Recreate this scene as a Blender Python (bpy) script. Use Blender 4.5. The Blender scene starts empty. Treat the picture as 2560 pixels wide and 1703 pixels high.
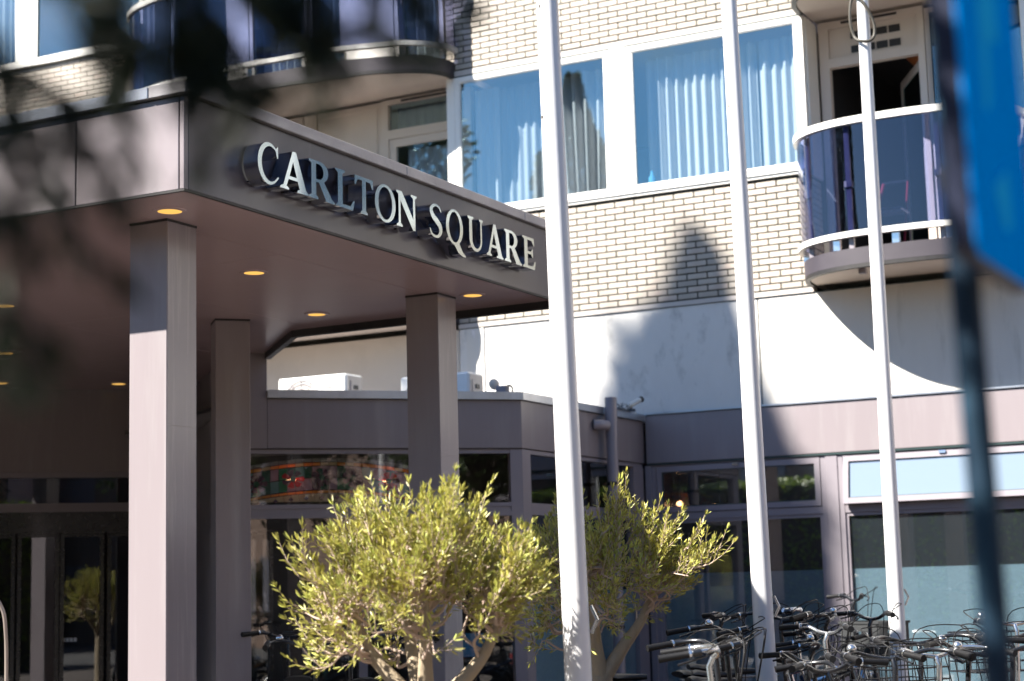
import bpy, bmesh, math, random
from mathutils import Vector, Matrix
R = math.radians
random.seed(7)
scene = bpy.context.scene
COL = scene.collection

# ------------------------------------------------------------------ camera
cam_d = bpy.data.cameras.new('camera'); cam = bpy.data.objects.new('camera', cam_d); COL.objects.link(cam)
YAW, PITCH, ROLL = 0.4813156, 0.1416035, -0.0264128
fw = Vector((-math.sin(YAW)*math.cos(PITCH), math.cos(YAW)*math.cos(PITCH), math.sin(PITCH)))
r0 = Vector((math.cos(YAW), math.sin(YAW), 0)); u0 = r0.cross(fw)
rt = r0*math.cos(ROLL) + u0*math.sin(ROLL); up = -r0*math.sin(ROLL) + u0*math.cos(ROLL)
cam.matrix_world = Matrix(((rt.x, up.x, -fw.x, 0), (rt.y, up.y, -fw.y, 0), (rt.z, up.z, -fw.z, 1.6), (0, 0, 0, 1)))
cam_d.sensor_width = 36; cam_d.lens = 4321.05/2560*36; cam_d.clip_start = .05; cam_d.clip_end = 500
cam_d.dof.use_dof = True; cam_d.dof.focus_distance = 9.6
cam_d.dof.aperture_fstop = cam_d.lens/1000/0.028; cam_d.dof.aperture_blades = 0
scene.camera = cam

# ------------------------------------------------------------------ sky, sun, exposure
SUN_AZ, SUN_EL = 222.0, 44.7           # degrees clockwise from +Y
world = bpy.data.worlds.new('World'); scene.world = world; world.use_nodes = True
wn = world.node_tree; bg = wn.nodes['Background']
sk = wn.nodes.new('ShaderNodeTexSky'); sk.sky_type = 'NISHITA'; sk.sun_disc = False
sk.sun_elevation = R(SUN_EL); sk.sun_rotation = R(SUN_AZ); sk.air_density = 1.0; sk.dust_density = .3; sk.ozone_density = 3.0
# fair-weather clouds scattered over the whole sky
tc = wn.nodes.new('ShaderNodeTexCoord'); mp = wn.nodes.new('ShaderNodeMapping'); mp.inputs['Scale'].default_value = (1, 1, 2.2)
cn = wn.nodes.new('ShaderNodeTexNoise'); cn.inputs['Scale'].default_value = 3.2; cn.inputs['Detail'].default_value = 7; cn.inputs['Roughness'].default_value = .55
cr = wn.nodes.new('ShaderNodeValToRGB'); cr.color_ramp.elements[0].position = .57; cr.color_ramp.elements[1].position = .71
mx = wn.nodes.new('ShaderNodeMixRGB'); mx.inputs[2].default_value = (5.2, 5.5, 6.0, 1)
wn.links.new(tc.outputs['Generated'], mp.inputs[0]); wn.links.new(mp.outputs[0], cn.inputs['Vector']); wn.links.new(cn.outputs['Fac'], cr.inputs[0])
wn.links.new(cr.outputs['Color'], mx.inputs[0]); hs_ = wn.nodes.new('ShaderNodeHueSaturation'); hs_.inputs['Saturation'].default_value = 1.18; wn.links.new(sk.outputs[0], hs_.inputs['Color']); wn.links.new(hs_.outputs[0], mx.inputs[1]); wn.links.new(mx.outputs[0], bg.inputs[0])
bg.inputs[1].default_value = .05
sd = bpy.data.lights.new('sun', 'SUN'); sd.energy = 5.0; sd.angle = R(.53); sd.color = (1, .94, .85)
sun = bpy.data.objects.new('sun', sd); COL.objects.link(sun)
to_sun = Vector((math.sin(R(SUN_AZ))*math.cos(R(SUN_EL)), math.cos(R(SUN_AZ))*math.cos(R(SUN_EL)), math.sin(R(SUN_EL))))
sun.rotation_euler = to_sun.to_track_quat('Z', 'Y').to_euler(); sun.location = (0, 0, 30)
vs = scene.view_settings; vs.view_transform = 'Standard'; vs.look = 'None'; vs.gamma = 1; vs.exposure = 1.95; vs.use_curve_mapping = False
scene.render.engine = 'CYCLES'
cy = scene.cycles; cy.use_denoising = True; cy.max_bounces = 10; cy.transparent_max_bounces = 24; cy.diffuse_bounces = 4; cy.glossy_bounces = 5
cy.sample_clamp_indirect = 6; cy.caustics_reflective = False; cy.caustics_refractive = False

# ------------------------------------------------------------------ materials
MATS = {}
def _new(name):
    m = bpy.data.materials.new(name); m.use_nodes = True; nt = m.node_tree; nt.nodes.clear()
    out = nt.nodes.new('ShaderNodeOutputMaterial'); MATS[name] = m
    return m, nt, out
def _math(nt, op, a, b=None, clamp=False, c=None):
    n = nt.nodes.new('ShaderNodeMath'); n.operation = op; n.use_clamp = clamp
    for i, x in enumerate((a, b, c)):
        if x is None: continue
        if isinstance(x, (int, float)): n.inputs[i].default_value = x
        else: nt.links.new(x, n.inputs[i])
    return n.outputs[0]
def paint(name, col, rough=.5, metal=0., var=.08, vscale=3., stretch=(1, 1, 1), bump=0., bscale=60., spec=.5, coat=0., rand=0., tint=None, tpos=(.5, .7), tscale=2., transl=0., coat_rough=.08):
    """principled surface: noise variation of value, optional second tint in patches, per-piece random value, bump"""
    m, nt, out = _new(name); L = nt.links.new
    p = nt.nodes.new('ShaderNodeBsdfPrincipled')
    tcn = nt.nodes.new('ShaderNodeTexCoord'); mpn = nt.nodes.new('ShaderNodeMapping'); mpn.inputs['Scale'].default_value = stretch
    L(tcn.outputs['Object'], mpn.inputs[0])
    nz = nt.nodes.new('ShaderNodeTexNoise'); nz.inputs['Scale'].default_value = vscale; nz.inputs['Detail'].default_value = 6; nz.inputs['Roughness'].default_value = .62
    L(mpn.outputs[0], nz.inputs['Vector'])
    v = _math(nt, 'MULTIPLY_ADD', nz.outputs['Fac'], var*2.6, c=1-var*1.3)
    if rand:
        oi = nt.nodes.new('ShaderNodeObjectInfo'); ge = nt.nodes.new('ShaderNodeNewGeometry')
        f = _math(nt, 'FRACT', _math(nt, 'ADD', oi.outputs['Random'], ge.outputs['Random Per Island']))
        k = _math(nt, 'MULTIPLY_ADD', f, rand*2, c=1-rand)
        v = _math(nt, 'MULTIPLY', v, k)
    base = nt.nodes.new('ShaderNodeMixRGB'); base.inputs[1].default_value = (*col, 1); base.inputs[2].default_value = (*(tint or col), 1); base.inputs[0].default_value = 0
    if tint:
        n2 = nt.nodes.new('ShaderNodeTexNoise'); n2.inputs['Scale'].default_value = tscale; n2.inputs['Detail'].default_value = 8; n2.inputs['Roughness'].default_value = .65
        L(mpn.outputs[0], n2.inputs['Vector']); rp = nt.nodes.new('ShaderNodeValToRGB')
        rp.color_ramp.elements[0].position = tpos[0]; rp.color_ramp.elements[1].position = tpos[1]
        if rand:
            L(_math(nt, 'MULTIPLY_ADD', f, .35, c=n2.outputs['Fac']), rp.inputs[0])
        else: L(n2.outputs['Fac'], rp.inputs[0])
        L(rp.outputs['Color'], base.inputs[0])
    mul = nt.nodes.new('ShaderNodeVectorMath'); mul.operation = 'SCALE'; L(base.outputs[0], mul.inputs[0]); L(v, mul.inputs['Scale'])
    L(mul.outputs[0], p.inputs['Base Color'])
    rr = _math(nt, 'MULTIPLY_ADD', nz.outputs['Fac'], rough*.35, c=rough*.82)
    L(rr, p.inputs['Roughness'])
    p.inputs['Metallic'].default_value = metal; p.inputs['Specular IOR Level'].default_value = spec
    p.inputs['Coat Weight'].default_value = coat; p.inputs['Coat Roughness'].default_value = coat_rough
    if bump:
        nb = nt.nodes.new('ShaderNodeTexNoise'); nb.inputs['Scale'].default_value = bscale; nb.inputs['Detail'].default_value = 5
        L(mpn.outputs[0], nb.inputs['Vector']); b = nt.nodes.new('ShaderNodeBump'); b.inputs['Strength'].default_value = bump; b.inputs['Distance'].default_value = .01
        L(nb.outputs['Fac'], b.inputs['Height']); L(b.outputs[0], p.inputs['Normal'])
        if coat: L(b.outputs[0], p.inputs['Coat Normal'])
    if transl:
        t = nt.nodes.new('ShaderNodeBsdfTranslucent'); L(mul.outputs[0], t.inputs[0]); ms = nt.nodes.new('ShaderNodeMixShader'); ms.inputs[0].default_value = transl
        L(p.outputs[0], ms.inputs[1]); L(t.outputs[0], ms.inputs[2]); L(ms.outputs[0], out.inputs[0])
    else: L(p.outputs[0], out.inputs[0])
    return m
def glass(name, tint=(.9, .95, .95), r0=.1, gcol=(.97, .98, 1), film=0., filmcol=(.7, .8, .85), swirl=0., rough=0.):
    """window glass: see-through sheet whose reflection grows towards grazing angles; film = share of frosted layer"""
    m, nt, out = _new(name); L = nt.links.new
    ge = nt.nodes.new('ShaderNodeNewGeometry'); dt = nt.nodes.new('ShaderNodeVectorMath'); dt.operation = 'DOT_PRODUCT'
    L(ge.outputs['Normal'], dt.inputs[0]); L(ge.outputs['Incoming'], dt.inputs[1])
    c = _math(nt, 'SUBTRACT', 1., _math(nt, 'ABSOLUTE', dt.outputs['Value']), True)
    fr = _math(nt, 'MULTIPLY_ADD', _math(nt, 'POWER', c, 4.), 1-r0, c=r0)
    tr = nt.nodes.new('ShaderNodeBsdfTransparent'); tr.inputs[0].default_value = (*tint, 1)
    gl = nt.nodes.new('ShaderNodeBsdfGlossy'); gl.inputs['Roughness'].default_value = rough; gl.inputs[0].default_value = (*gcol, 1)
    a = tr.outputs[0]
    if film:
        d = nt.nodes.new('ShaderNodeBsdfDiffuse'); d.inputs[0].default_value = (*filmcol, 1); tl = nt.nodes.new('ShaderNodeBsdfTranslucent'); tl.inputs[0].default_value = (*filmcol, 1)
        dm = nt.nodes.new('ShaderNodeMixShader'); dm.inputs[0].default_value = .35; L(d.outputs[0], dm.inputs[1]); L(tl.outputs[0], dm.inputs[2])
        fm = nt.nodes.new('ShaderNodeMixShader'); fm.inputs[0].default_value = film
        if swirl:
            tcn = nt.nodes.new('ShaderNodeTexCoord'); wv = nt.nodes.new('ShaderNodeTexWave'); wv.wave_type = 'RINGS'; wv.inputs['Scale'].default_value = 9; wv.inputs['Distortion'].default_value = 18; wv.inputs['Detail'].default_value = 1.2; wv.inputs['Detail Scale'].default_value = 1.4
            L(tcn.outputs['Object'], wv.inputs['Vector']); L(_math(nt, 'MULTIPLY_ADD', wv.outputs['Fac'], swirl, c=film), fm.inputs[0])
        L(a, fm.inputs[1]); L(dm.outputs[0], fm.inputs[2]); a = fm.outputs[0]
    ms = nt.nodes.new('ShaderNodeMixShader'); L(fr, ms.inputs[0]); L(a, ms.inputs[1]); L(gl.outputs[0], ms.inputs[2]); L(ms.outputs[0], out.inputs[0])
    return m
def glow(name, col, s):
    m, nt, out = _new(name); e = nt.nodes.new('ShaderNodeEmission'); e.inputs[0].default_value = (*col, 1); e.inputs[1].default_value = s
    nt.links.new(e.outputs[0], out.inputs[0]); return m

paint('taupe', (.25, .218, .230), .30, var=.05, vscale=1.4, bump=.015, bscale=9, spec=.5, coat=.25, coat_rough=.06, tint=(.285, .258, .266), tpos=(.5, .72), tscale=2.2, stretch=(3, 3, .3))
paint('taupe_reflection_streaks', (.20, .172, .195), .34, var=.07, vscale=5, stretch=(6, 6, .35), bump=.05, bscale=9, spec=.5, coat=.5, coat_rough=.16, tint=(.31, .285, .285), tpos=(.52, .74), tscale=3.)  # pale bands paint in the streaky reflections on the east column faces
paint('sign_fascia_shaded', (.075, .066, .08), .34, var=.10, vscale=3., stretch=(4, 4, .5), bump=.03, bscale=5, spec=.5, coat=.25, coat_rough=.12, tint=(.17, .155, .17), tpos=(.62, .80), tscale=1.8)  # darker copy of taupe: the shade of this side is put into the colour
paint('soffit', (.44, .33, .36), .26, var=.03, vscale=1., bump=.01, bscale=8, spec=.4)
paint('soffit_joint', (.55, .46, .44), .6)
paint('zinc', (.62, .64, .68), .32, metal=.85, var=.10, vscale=4, bump=.02, bscale=20, tint=(.45, .46, .49), tpos=(.5, .8), tscale=5)
paint('zinc_dull', (.36, .345, .36), .45, metal=.35, var=.12, vscale=5, bump=.02, bscale=30, tint=(.50, .48, .49), tpos=(.45, .75), tscale=3)
paint('black_trim', (.014, .012, .012), .5, var=.1)
paint('steel_face', (.42, .47, .48), .12, metal=1., var=.04, vscale=8)
paint('steel_side', (.50, .53, .60), .10, metal=1., var=.06, vscale=10)
paint('brick', (.43, .388, .335), .55, var=.10, vscale=30, bump=.25, bscale=140, rand=.16, tint=(.40, .32, .27), tpos=(.74, 1.), tscale=6, spec=.4)
paint('mortar', (.045, .046, .037), .9, var=.15, vscale=40, bump=.4, bscale=120)
paint('plaster', (.66, .635, .59), .8, var=.06, vscale=2.4, bump=.12, bscale=90, tint=(.46, .44, .40), tpos=(.55, .80), tscale=2.6, stretch=(2.2, 1, .35))
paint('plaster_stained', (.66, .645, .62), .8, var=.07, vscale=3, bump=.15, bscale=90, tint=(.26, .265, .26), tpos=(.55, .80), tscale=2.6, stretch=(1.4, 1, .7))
paint('plaster_beige', (.62, .55, .47), .8, var=.06, vscale=2.2, bump=.1, bscale=80, tint=(.50, .44, .38), tpos=(.5, .8), tscale=1.5)
paint('lintel', (.50, .46, .43), .75, var=.08, vscale=6)
paint('white_frame', (.80, .79, .75), .35, var=.03, vscale=5, coat=.2)
paint('grey_frame', (.26, .235, .26), .35, var=.05, vscale=4, coat=.25)
paint('gasket', (.02, .045, .045), .5, var=.1)
paint('balcony_slab', (.036, .030, .040), .6, var=.08, vscale=4, tint=(.046, .039, .05), tpos=(.5, .8))
paint('soffit_white', (.66, .58, .51), .75, var=.05, vscale=2.5)
paint('pole', (.74, .74, .75), .30, var=.05, vscale=7, stretch=(2, 2, .6), coat=.4, tint=(.62, .615, .61), tpos=(.6, .85), tscale=5, bump=.04, bscale=60)
paint('pole_mark', (.16, .14, .12), .8)
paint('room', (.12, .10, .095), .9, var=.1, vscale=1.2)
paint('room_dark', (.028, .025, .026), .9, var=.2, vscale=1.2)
paint('floor_inside', (.07, .05, .04), .4)
paint('curtain', (.74, .73, .74), .9, var=.03, vscale=20, transl=.35)
paint('net_curtain', (.70, .70, .73), .9, var=.05, vscale=25, transl=.5)
paint('drape_dark', (.20, .21, .25), .9, var=.06, vscale=14, transl=.2)
glass('window_glass', (.91, .96, .98), .16, gcol=(.62, .90, .97))
glass('lower_glass', (.93, .95, .96), .07)
glass('balcony_glass', (.50, .53, .70), .07)
glass('street_glass', (.93, .95, .96), .20, film=.035, filmcol=(.42, .55, .64))
glass('transom_glass', (.70, .84, .90), .16, film=.40, filmcol=(.62, .72, .82))
glass('film_glass', (.55, .72, .80), .04, film=.56, filmcol=(.52, .74, .85), swirl=.07)
glass('door_glass', (.75, .77, .80), .08)
paint('rubber', (.007, .007, .008), .5, var=.15, vscale=60, spec=.3)
paint('black_metal', (.009, .010, .013), .28, var=.1, vscale=20, coat=.4)
paint('silver', (.66, .68, .70), .2, metal=.95, var=.05)
paint('leather', (.012, .011, .011), .45, var=.15, vscale=50, bump=.1, bscale=300)
paint('plastic_black', (.03, .032, .034), .5, var=.1)
paint('bark', (.33, .265, .18), .9, var=.22, vscale=22, stretch=(1, 1, .4), bump=.6, bscale=60, tint=(.40, .30, .10), tpos=(.6, .8), tscale=10)
paint('twig', (.46, .35, .28), .8, var=.15, vscale=30)
paint('olive_leaf', (.46, .42, .10), .42, var=.1, vscale=9, rand=.55, tint=(.27, .31, .07), tpos=(.62, .92), tscale=7, transl=.28, spec=.55)
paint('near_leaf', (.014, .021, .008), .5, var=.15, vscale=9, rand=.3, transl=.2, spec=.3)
paint('tree_leaf', (.055, .085, .025), .5, var=.15, vscale=4, rand=.35, transl=.25)
paint('hedge_leaf', (.17, .25, .02), .5, var=.15, vscale=4, rand=.35, transl=.25)
paint('dark_bark', (.06, .048, .038), .9, var=.25, vscale=20, bump=.5, bscale=50)
paint('sign_blue', (.0, .34, 1.), .9, var=.03, spec=.0)
paint('sign_pale', (.02, .50, 1.), .9, var=.05, spec=.0)
paint('sign_back', (.012, .018, .05), .5)
paint('post_blue', (.008, .026, .05), .6, var=.25, vscale=18, stretch=(1, 1, .25), tint=(.02, .065, .10), tpos=(.5, .75), tscale=9, spec=.25)
paint('ac_white', (.80, .80, .78), .45, var=.03, coat=.1)
paint('ac_side', (.55, .52, .49), .5, var=.04)
paint('red_print', (.70, .10, .09), .5)
paint('lamp_orange', (.75, .27, .10), .7, transl=.3)
paint('shade_blue', (.10, .38, .58), .8, var=.08, vscale=20, transl=.3)
paint('cctv', (.55, .60, .60), .4)
paint('red_cloth', (.32, .01, .03), .7)
paint('wood_floor', (.20, .13, .08), .5)
glow('bulb_glow', (1., .45, .2), 6.5)
glass('bay_glass', (.93, .95, .96), .045)
glow('lamp_glow', (1., .56, .13), .30)
paint('brown_wall', (.26, .18, .14), .9, var=.12, vscale=2); paint('screen_blue', (.05, .22, .45), .15, coat=.6)
# ------------------------------------------------------------------ helpers
OFF = {}
class MB:
    """collects shapes and links them as ONE mesh object"""
    def __init__(s): s.v = []; s.f = []
    def add(s, pts, faces, M=None):
        n = len(s.v)
        for p in pts: s.v.append(tuple(M(*p)) if M else tuple(p))
        for f in faces: s.f.append(tuple(i+n for i in f))
        return s
    def box(s, x0, x1, y0, y1, z0, z1, M=None):
        return s.add([(x0, y0, z0), (x1, y0, z0), (x1, y1, z0), (x0, y1, z0), (x0, y0, z1), (x1, y0, z1), (x1, y1, z1), (x0, y1, z1)],
                     [(3, 2, 1, 0), (4, 5, 6, 7), (0, 1, 5, 4), (1, 2, 6, 5), (2, 3, 7, 6), (3, 0, 4, 7)], M)
    def cbox(s, x0, x1, y0, y1, z0, z1, c=.006, M=None):
        """box with chamfered edges"""
        bm = bmesh.new(); bmesh.ops.create_cube(bm, size=1)
        for v in bm.verts: v.co = Vector(((x0+x1)/2+v.co.x*(x1-x0), (y0+y1)/2+v.co.y*(y1-y0), (z0+z1)/2+v.co.z*(z1-z0)))
        bmesh.ops.bevel(bm, geom=bm.edges[:], offset=c, segments=1, affect='EDGES', profile=.5)
        bm.verts.index_update(); s.add([tuple(v.co) for v in bm.verts], [[v.index for v in f.verts] for f in bm.faces], M); bm.free(); return s
    def prism(s, poly, z0, z1, M=None):
        n = len(poly); pts = [(x, y, z0) for x, y in poly]+[(x, y, z1) for x, y in poly]
        return s.add(pts, [tuple(range(n-1, -1, -1)), tuple(range(n, 2*n))]+[(i, (i+1) % n, n+(i+1) % n, n+i) for i in range(n)], M)
    def frame(s, x0, x1, z0, z1, y0, y1, w, M=None, wb=None, wt=None):
        """rectangular ring of four butted bars in the xz plane"""
        wb = wb or w; wt = wt or w
        s.box(x0, x0+w, y0, y1, z0, z1, M); s.box(x1-w, x1, y0, y1, z0, z1, M)
        s.box(x0+w, x1-w, y0, y1, z0, z0+wb, M); s.box(x0+w, x1-w, y0, y1, z1-wt, z1, M); return s
    def tube(s, path, r, n=8, caps=True):
        path = [Vector(p) for p in path]; m = len(path); rs = r if isinstance(r, (list, tuple)) else [r]*m
        t = (path[1]-path[0]).normalized(); ref = Vector((0, 0, 1)) if abs(t.z) < .9 else Vector((1, 0, 0)); a = t.cross(ref).normalized(); rings = []
        for i, p in enumerate(path):
            t = (path[min(i+1, m-1)]-path[max(i-1, 0)]).normalized(); a = (a-t*a.dot(t)).normalized(); b = t.cross(a)
            rings.append([tuple(p+(a*math.cos(2*math.pi*k/n)+b*math.sin(2*math.pi*k/n))*rs[i]) for k in range(n)])
        f = [(i*n+k, i*n+(k+1) % n, (i+1)*n+(k+1) % n, (i+1)*n+k) for i in range(m-1) for k in range(n)]
        if caps: f += [tuple(range(n-1, -1, -1)), tuple(range((m-1)*n, m*n))]
        return s.add([q for rg in rings for q in rg], f)
    def torus(s, c, ax, Rr, r, n=28, m=6):
        ax = Vector(ax).normalized(); a = ax.orthogonal().normalized(); b = ax.cross(a); c = Vector(c); pts = []; f = []
        for i in range(n):
            d = a*math.cos(2*math.pi*i/n)+b*math.sin(2*math.pi*i/n)
            for j in range(m): pts.append(tuple(c+d*(Rr+r*math.cos(2*math.pi*j/m))+ax*r*math.sin(2*math.pi*j/m)))
        for i in range(n):
            for j in range(m): f.append((i*m+j, ((i+1) % n)*m+j, ((i+1) % n)*m+(j+1) % m, i*m+(j+1) % m))
        return s.add(pts, f)
    def lathe(s, c, prof, n=24, ax=None):
        ax = Vector(ax or (0, 0, 1)).normalized(); a = ax.orthogonal().normalized(); b = ax.cross(a); c = Vector(c); k = len(prof); pts = []; f = []
        for i in range(n):
            d = a*math.cos(2*math.pi*i/n)+b*math.sin(2*math.pi*i/n)
            for r, z in prof: pts.append(tuple(c+d*r+ax*z))
        for i in range(n):
            for j in range(k-1): f.append((i*k+j, ((i+1) % n)*k+j, ((i+1) % n)*k+j+1, i*k+j+1))
        if prof[0][0] > 0 and prof[-1][0] > 0:
            for i in range(n): f.append((i*k+k-1, ((i+1) % n)*k+k-1, ((i+1) % n)*k, i*k))
        return s.add(pts, f)
    def build(s, name, mat, parent=None, smooth=None, label=None, kind=None):
        off = OFF[parent.name] if parent else Vector((0, 0, 0))
        me = bpy.data.meshes.new(name); me.from_pydata([(x-off.x, y-off.y, z-off.z) for x, y, z in s.v], [], s.f)
        me.materials.append(MATS[mat]); me.validate(); me.update()
        if smooth: me.shade_smooth(); me.set_sharp_from_angle(angle=R(smooth))
        return link(name, me, parent, label, kind)
def link(name, me, parent=None, label=None, kind=None):
    o = bpy.data.objects.new(name, me); COL.objects.link(o)
    if parent: o.parent = parent; OFF[o.name] = OFF[parent.name]
    else: OFF[o.name] = Vector((0, 0, 0))
    if label: o['label'] = label
    if kind: o['kind'] = kind
    return o
def thing(name, label, cat, loc=(0, 0, 0), group=None):
    o = bpy.data.objects.new(name, None); COL.objects.link(o); o.location = loc; OFF[o.name] = Vector(loc)
    o['label'] = label; o['category'] = cat
    if group: o['group'] = group
    o.empty_display_size = .2
    return o
def tag(o, label, cat, group=None):
    o['label'] = label; o['category'] = cat
    if group: o['group'] = group
    return o
def clip_poly(poly, x0, x1, y0, y1):
    def cut(p, inside, inter):
        o = []
        for i in range(len(p)):
            a, b = p[i-1], p[i]
            if inside(b):
                if not inside(a): o.append(inter(a, b))
                o.append(b)
            elif inside(a): o.append(inter(a, b))
        return o
    def ix(x): return lambda a, b: (x, a[1]+(b[1]-a[1])*(x-a[0])/(b[0]-a[0]))
    def iy(y): return lambda a, b: (a[0]+(b[0]-a[0])*(y-a[1])/(b[1]-a[1]), y)
    for ins, it in ((lambda p: p[0] >= x0, ix(x0)), (lambda p: p[0] <= x1, ix(x1)), (lambda p: p[1] >= y0, iy(y0)), (lambda p: p[1] <= y1, iy(y1))):
        if not poly: return []
        poly = cut(poly, ins, it)
    return poly
def smoothpath(pts, k=6):
    pts = [Vector(p) for p in pts]; P = [pts[0]]+pts+[pts[-1]]; out = []
    for i in range(1, len(P)-2):
        for j in range(k):
            t = j/k; a, b, c, d = P[i-1], P[i], P[i+1], P[i+2]
            out.append(.5*((2*b)+(c-a)*t+(2*a-5*b+4*c-d)*t*t+(3*b-a-3*c+d)*t**3))
    return out+[pts[-1]]
G = .10                                     # ground level
YF = 15.5                                   # street face of the hotel
BX, BY = -6.672, 12.908                     # outer corner of the glazed bay
K = math.sqrt(.5)
def bay(s, d, z): return (BX-K*s+K*d, BY-K*s-K*d, z)          # s along the bay front, d outwards
def entry(s, d, z): return bay(s-2.63, d-2.63, z)
def ret(s, d, z): return (BX+d, BY+s, z)                      # bay flank running back to the facade

# ------------------------------------------------------------------ ground
g = MB(); g.add([(-250, -250, 0), (250, -250, 0), (250, 250, 0), (-250, 250, 0)], [(0, 1, 2, 3)])
m, nt, out = _new('ground'); p = nt.nodes.new('ShaderNodeBsdfPrincipled'); p.inputs['Roughness'].default_value = .9
nz = nt.nodes.new('ShaderNodeTexNoise'); nz.inputs['Scale'].default_value = .4; rp = nt.nodes.new('ShaderNodeValToRGB'); rp.color_ramp.elements[0].color = (.06, .06, .06, 1); rp.color_ramp.elements[1].color = (.10, .098, .095, 1)
tcn = nt.nodes.new('ShaderNodeTexCoord'); nt.links.new(tcn.outputs['Object'], nz.inputs['Vector']); nt.links.new(nz.outputs['Fac'], rp.inputs[0]); nt.links.new(rp.outputs[0], p.inputs['Base Color']); nt.links.new(p.outputs[0], out.inputs[0])
o = g.build('ground', 'ground', kind='structure')
m, nt, out = _new('paving'); p = nt.nodes.new('ShaderNodeBsdfPrincipled'); p.inputs['Roughness'].default_value = .85
bt = nt.nodes.new('ShaderNodeTexBrick'); bt.inputs['Scale'].default_value = 1.; bt.inputs['Brick Width'].default_value = .3; bt.inputs['Row Height'].default_value = .3; bt.inputs['Mortar Size'].default_value = .006
bt.inputs['Color1'].default_value = (.095, .08, .07, 1); bt.inputs['Color2'].default_value = (.12, .10, .085, 1); bt.inputs['Mortar'].default_value = (.10, .10, .09, 1)
tcn = nt.nodes.new('ShaderNodeTexCoord'); nt.links.new(tcn.outputs['Object'], bt.inputs['Vector']); nt.links.new(bt.outputs[0], p.inputs['Base Color']); nt.links.new(p.outputs[0], out.inputs[0])
g = MB(); g.box(-30, 20, -2.2, 22, 0.0, G); g.build('pavement', 'paving', kind='structure')
# ------------------------------------------------------------------ the hotel
hotel = thing('hotel_building', 'cream brick hotel with white window bands, curved glass balconies and a taupe glazed ground floor', 'building', (-6.5, 17, G))
H = hotel
BRL, BRR = -8.71, -4.885                    # brick bay between the two loggias
CH, CL = .0625, .2115                       # brick course and module
# mortar beds behind the bricks
wall = None
for bx in ((BRL+.004, BRR-.004, YF, YF+.12, 4.315, 5.405), (BRL+.004, BRR-.004, YF, YF+.12, 7.035, 8.06), (BRR-.12, BRR-.004, YF+.121, 15.89, 4.315, 5.405), (BRL+.004, BRL+.12, YF+.121, 15.89, 4.315, 5.405),
           (BRR-.12, BRR-.004, YF+.121, 15.89, 7.13, 8.06), (BRL+.004, BRL+.12, YF+.121, 15.89, 7.13, 8.06), (-19, -12.9, YF, YF+.12, 4.6, 8.055), (-9.05, -8.75, 15.93, 16.03, 7.13, 9.6), (-2.84, 6, YF, YF+.12, 4.315, 5.405), (-2.84, 6, YF, YF+.12, 7.035, 8.06)):
    w = MB(); w.box(*bx); w = w.build('brick_wall', 'mortar', H); wall = wall or w
def brickmesh(w, h=.0490, d=.03):
    b = MB(); b.cbox(-w/2, w/2, -d, 0, -h/2, h/2, .0022); me = bpy.data.meshes.new('brick'); me.from_pydata(b.v, [], b.f); me.materials.append(MATS['brick']); return me
bm_full, bm_half = brickmesh(CL-.0135), brickmesh(CL/2-.0135)
spots = []                                   # (distance, x, z, length)
camp = Vector((0, 0, 1.6))
def rows(z0, z1, xl, xr, flip=0):
    r = []
    n = int((z1-z0)/CH+1e-6)
    for i in range(n+1):
        zb = z0+i*CH; h = min(CH, z1-zb)
        if h < .02: continue
        x = xr; first = True
        while x > xl+.03:
            L = CL/2 if (first and (i+flip) % 2 == 0) else CL
            a = max(xl, x-L); r.append(((a+x)/2, zb+h/2, x-a, h)); x = a; first = False
    return r
allb = rows(4.322, 5.402, BRL, BRR)+rows(7.042, 8.05, BRL, BRR, 1)
def visible(x, z):
    d = Vector((x, YF, z))-camp; w = d.dot(fw); u = 1280+4321*d.dot(rt)/w; v = 851.5-4321*d.dot(up)/w
    return -20 < u < 2580 and -20 < v < 1720 and not (u < 1368 and 560-(1368-u)*.39 < v < 752)
rank = sorted(allb, key=lambda b: (not visible(b[0], b[1]), (Vector((b[0], YF, b[1]))-camp).length))
rest = MB(); nb = 0; rb = random.Random(3)
for x, z, L, h in rank:
    full, half = abs(L-CL) < 1e-4, abs(L-CL/2) < 1e-4
    y = YF-.0055-rb.random()*.0022
    if nb < 300 and (full or half) and abs(h-CH) < 1e-4:
        o = bpy.data.objects.new('brick', bm_full if full else bm_half); COL.objects.link(o); o.parent = wall
        o.location = Vector((x, y+.03, z))-OFF[H.name]; o.rotation_euler = (rb.uniform(-.006, .006), 0, rb.uniform(-.006, .006)); nb += 1
    else: rest.cbox(x-L/2+.0066, x+L/2-.0066, y, y+.03, z-h/2+.0066, z+h/2-.0066, .002)
for x, z, L, h in rows(4.322, 5.402, -2.84, 6)+rows(7.042, 8.05, -2.84, 6)+rows(7.0, 8.05, -16.4, -12.905): rest.box(x-L/2+.005, x+L/2-.005, YF-.0065, YF+.02, z-h/2+.005, z+h/2-.005)
for xs in (BRR,):                            # brick returns into the loggias
    for z0, z1 in ((4.322, 5.402), (7.16, 8.05)):
        for x, z, L, h in rows(z0, z1, 15.50, 15.885): rest.box(xs-.02, xs+.0045, x-L/2+.005, x+L/2-.005, z-h/2+.005, z+h/2-.005)
for x, z, L, h in rows(7.14, 9.5, -9.045, -8.755): rest.box(x-L/2+.005, x+L/2-.005, 15.9235, 15.94, z-h/2+.005, z+h/2-.005)
rest.build('bricks', 'brick', wall, kind='stuff')
# lintel strips under and over the brick bands
lt = MB(); lt.box(BRL, BRR, YF-.012, YF+.1, 4.268, 4.312); lt.box(BRL, BRR, YF-.004, YF+.1, 6.975, 7.032); lt.box(-2.84, 6, YF-.012, YF+.1, 4.268, 4.312); lt.box(-2.84, 6, YF-.004, YF+.1, 6.975, 7.032)
lt.build('lintel', 'lintel', H)
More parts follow.
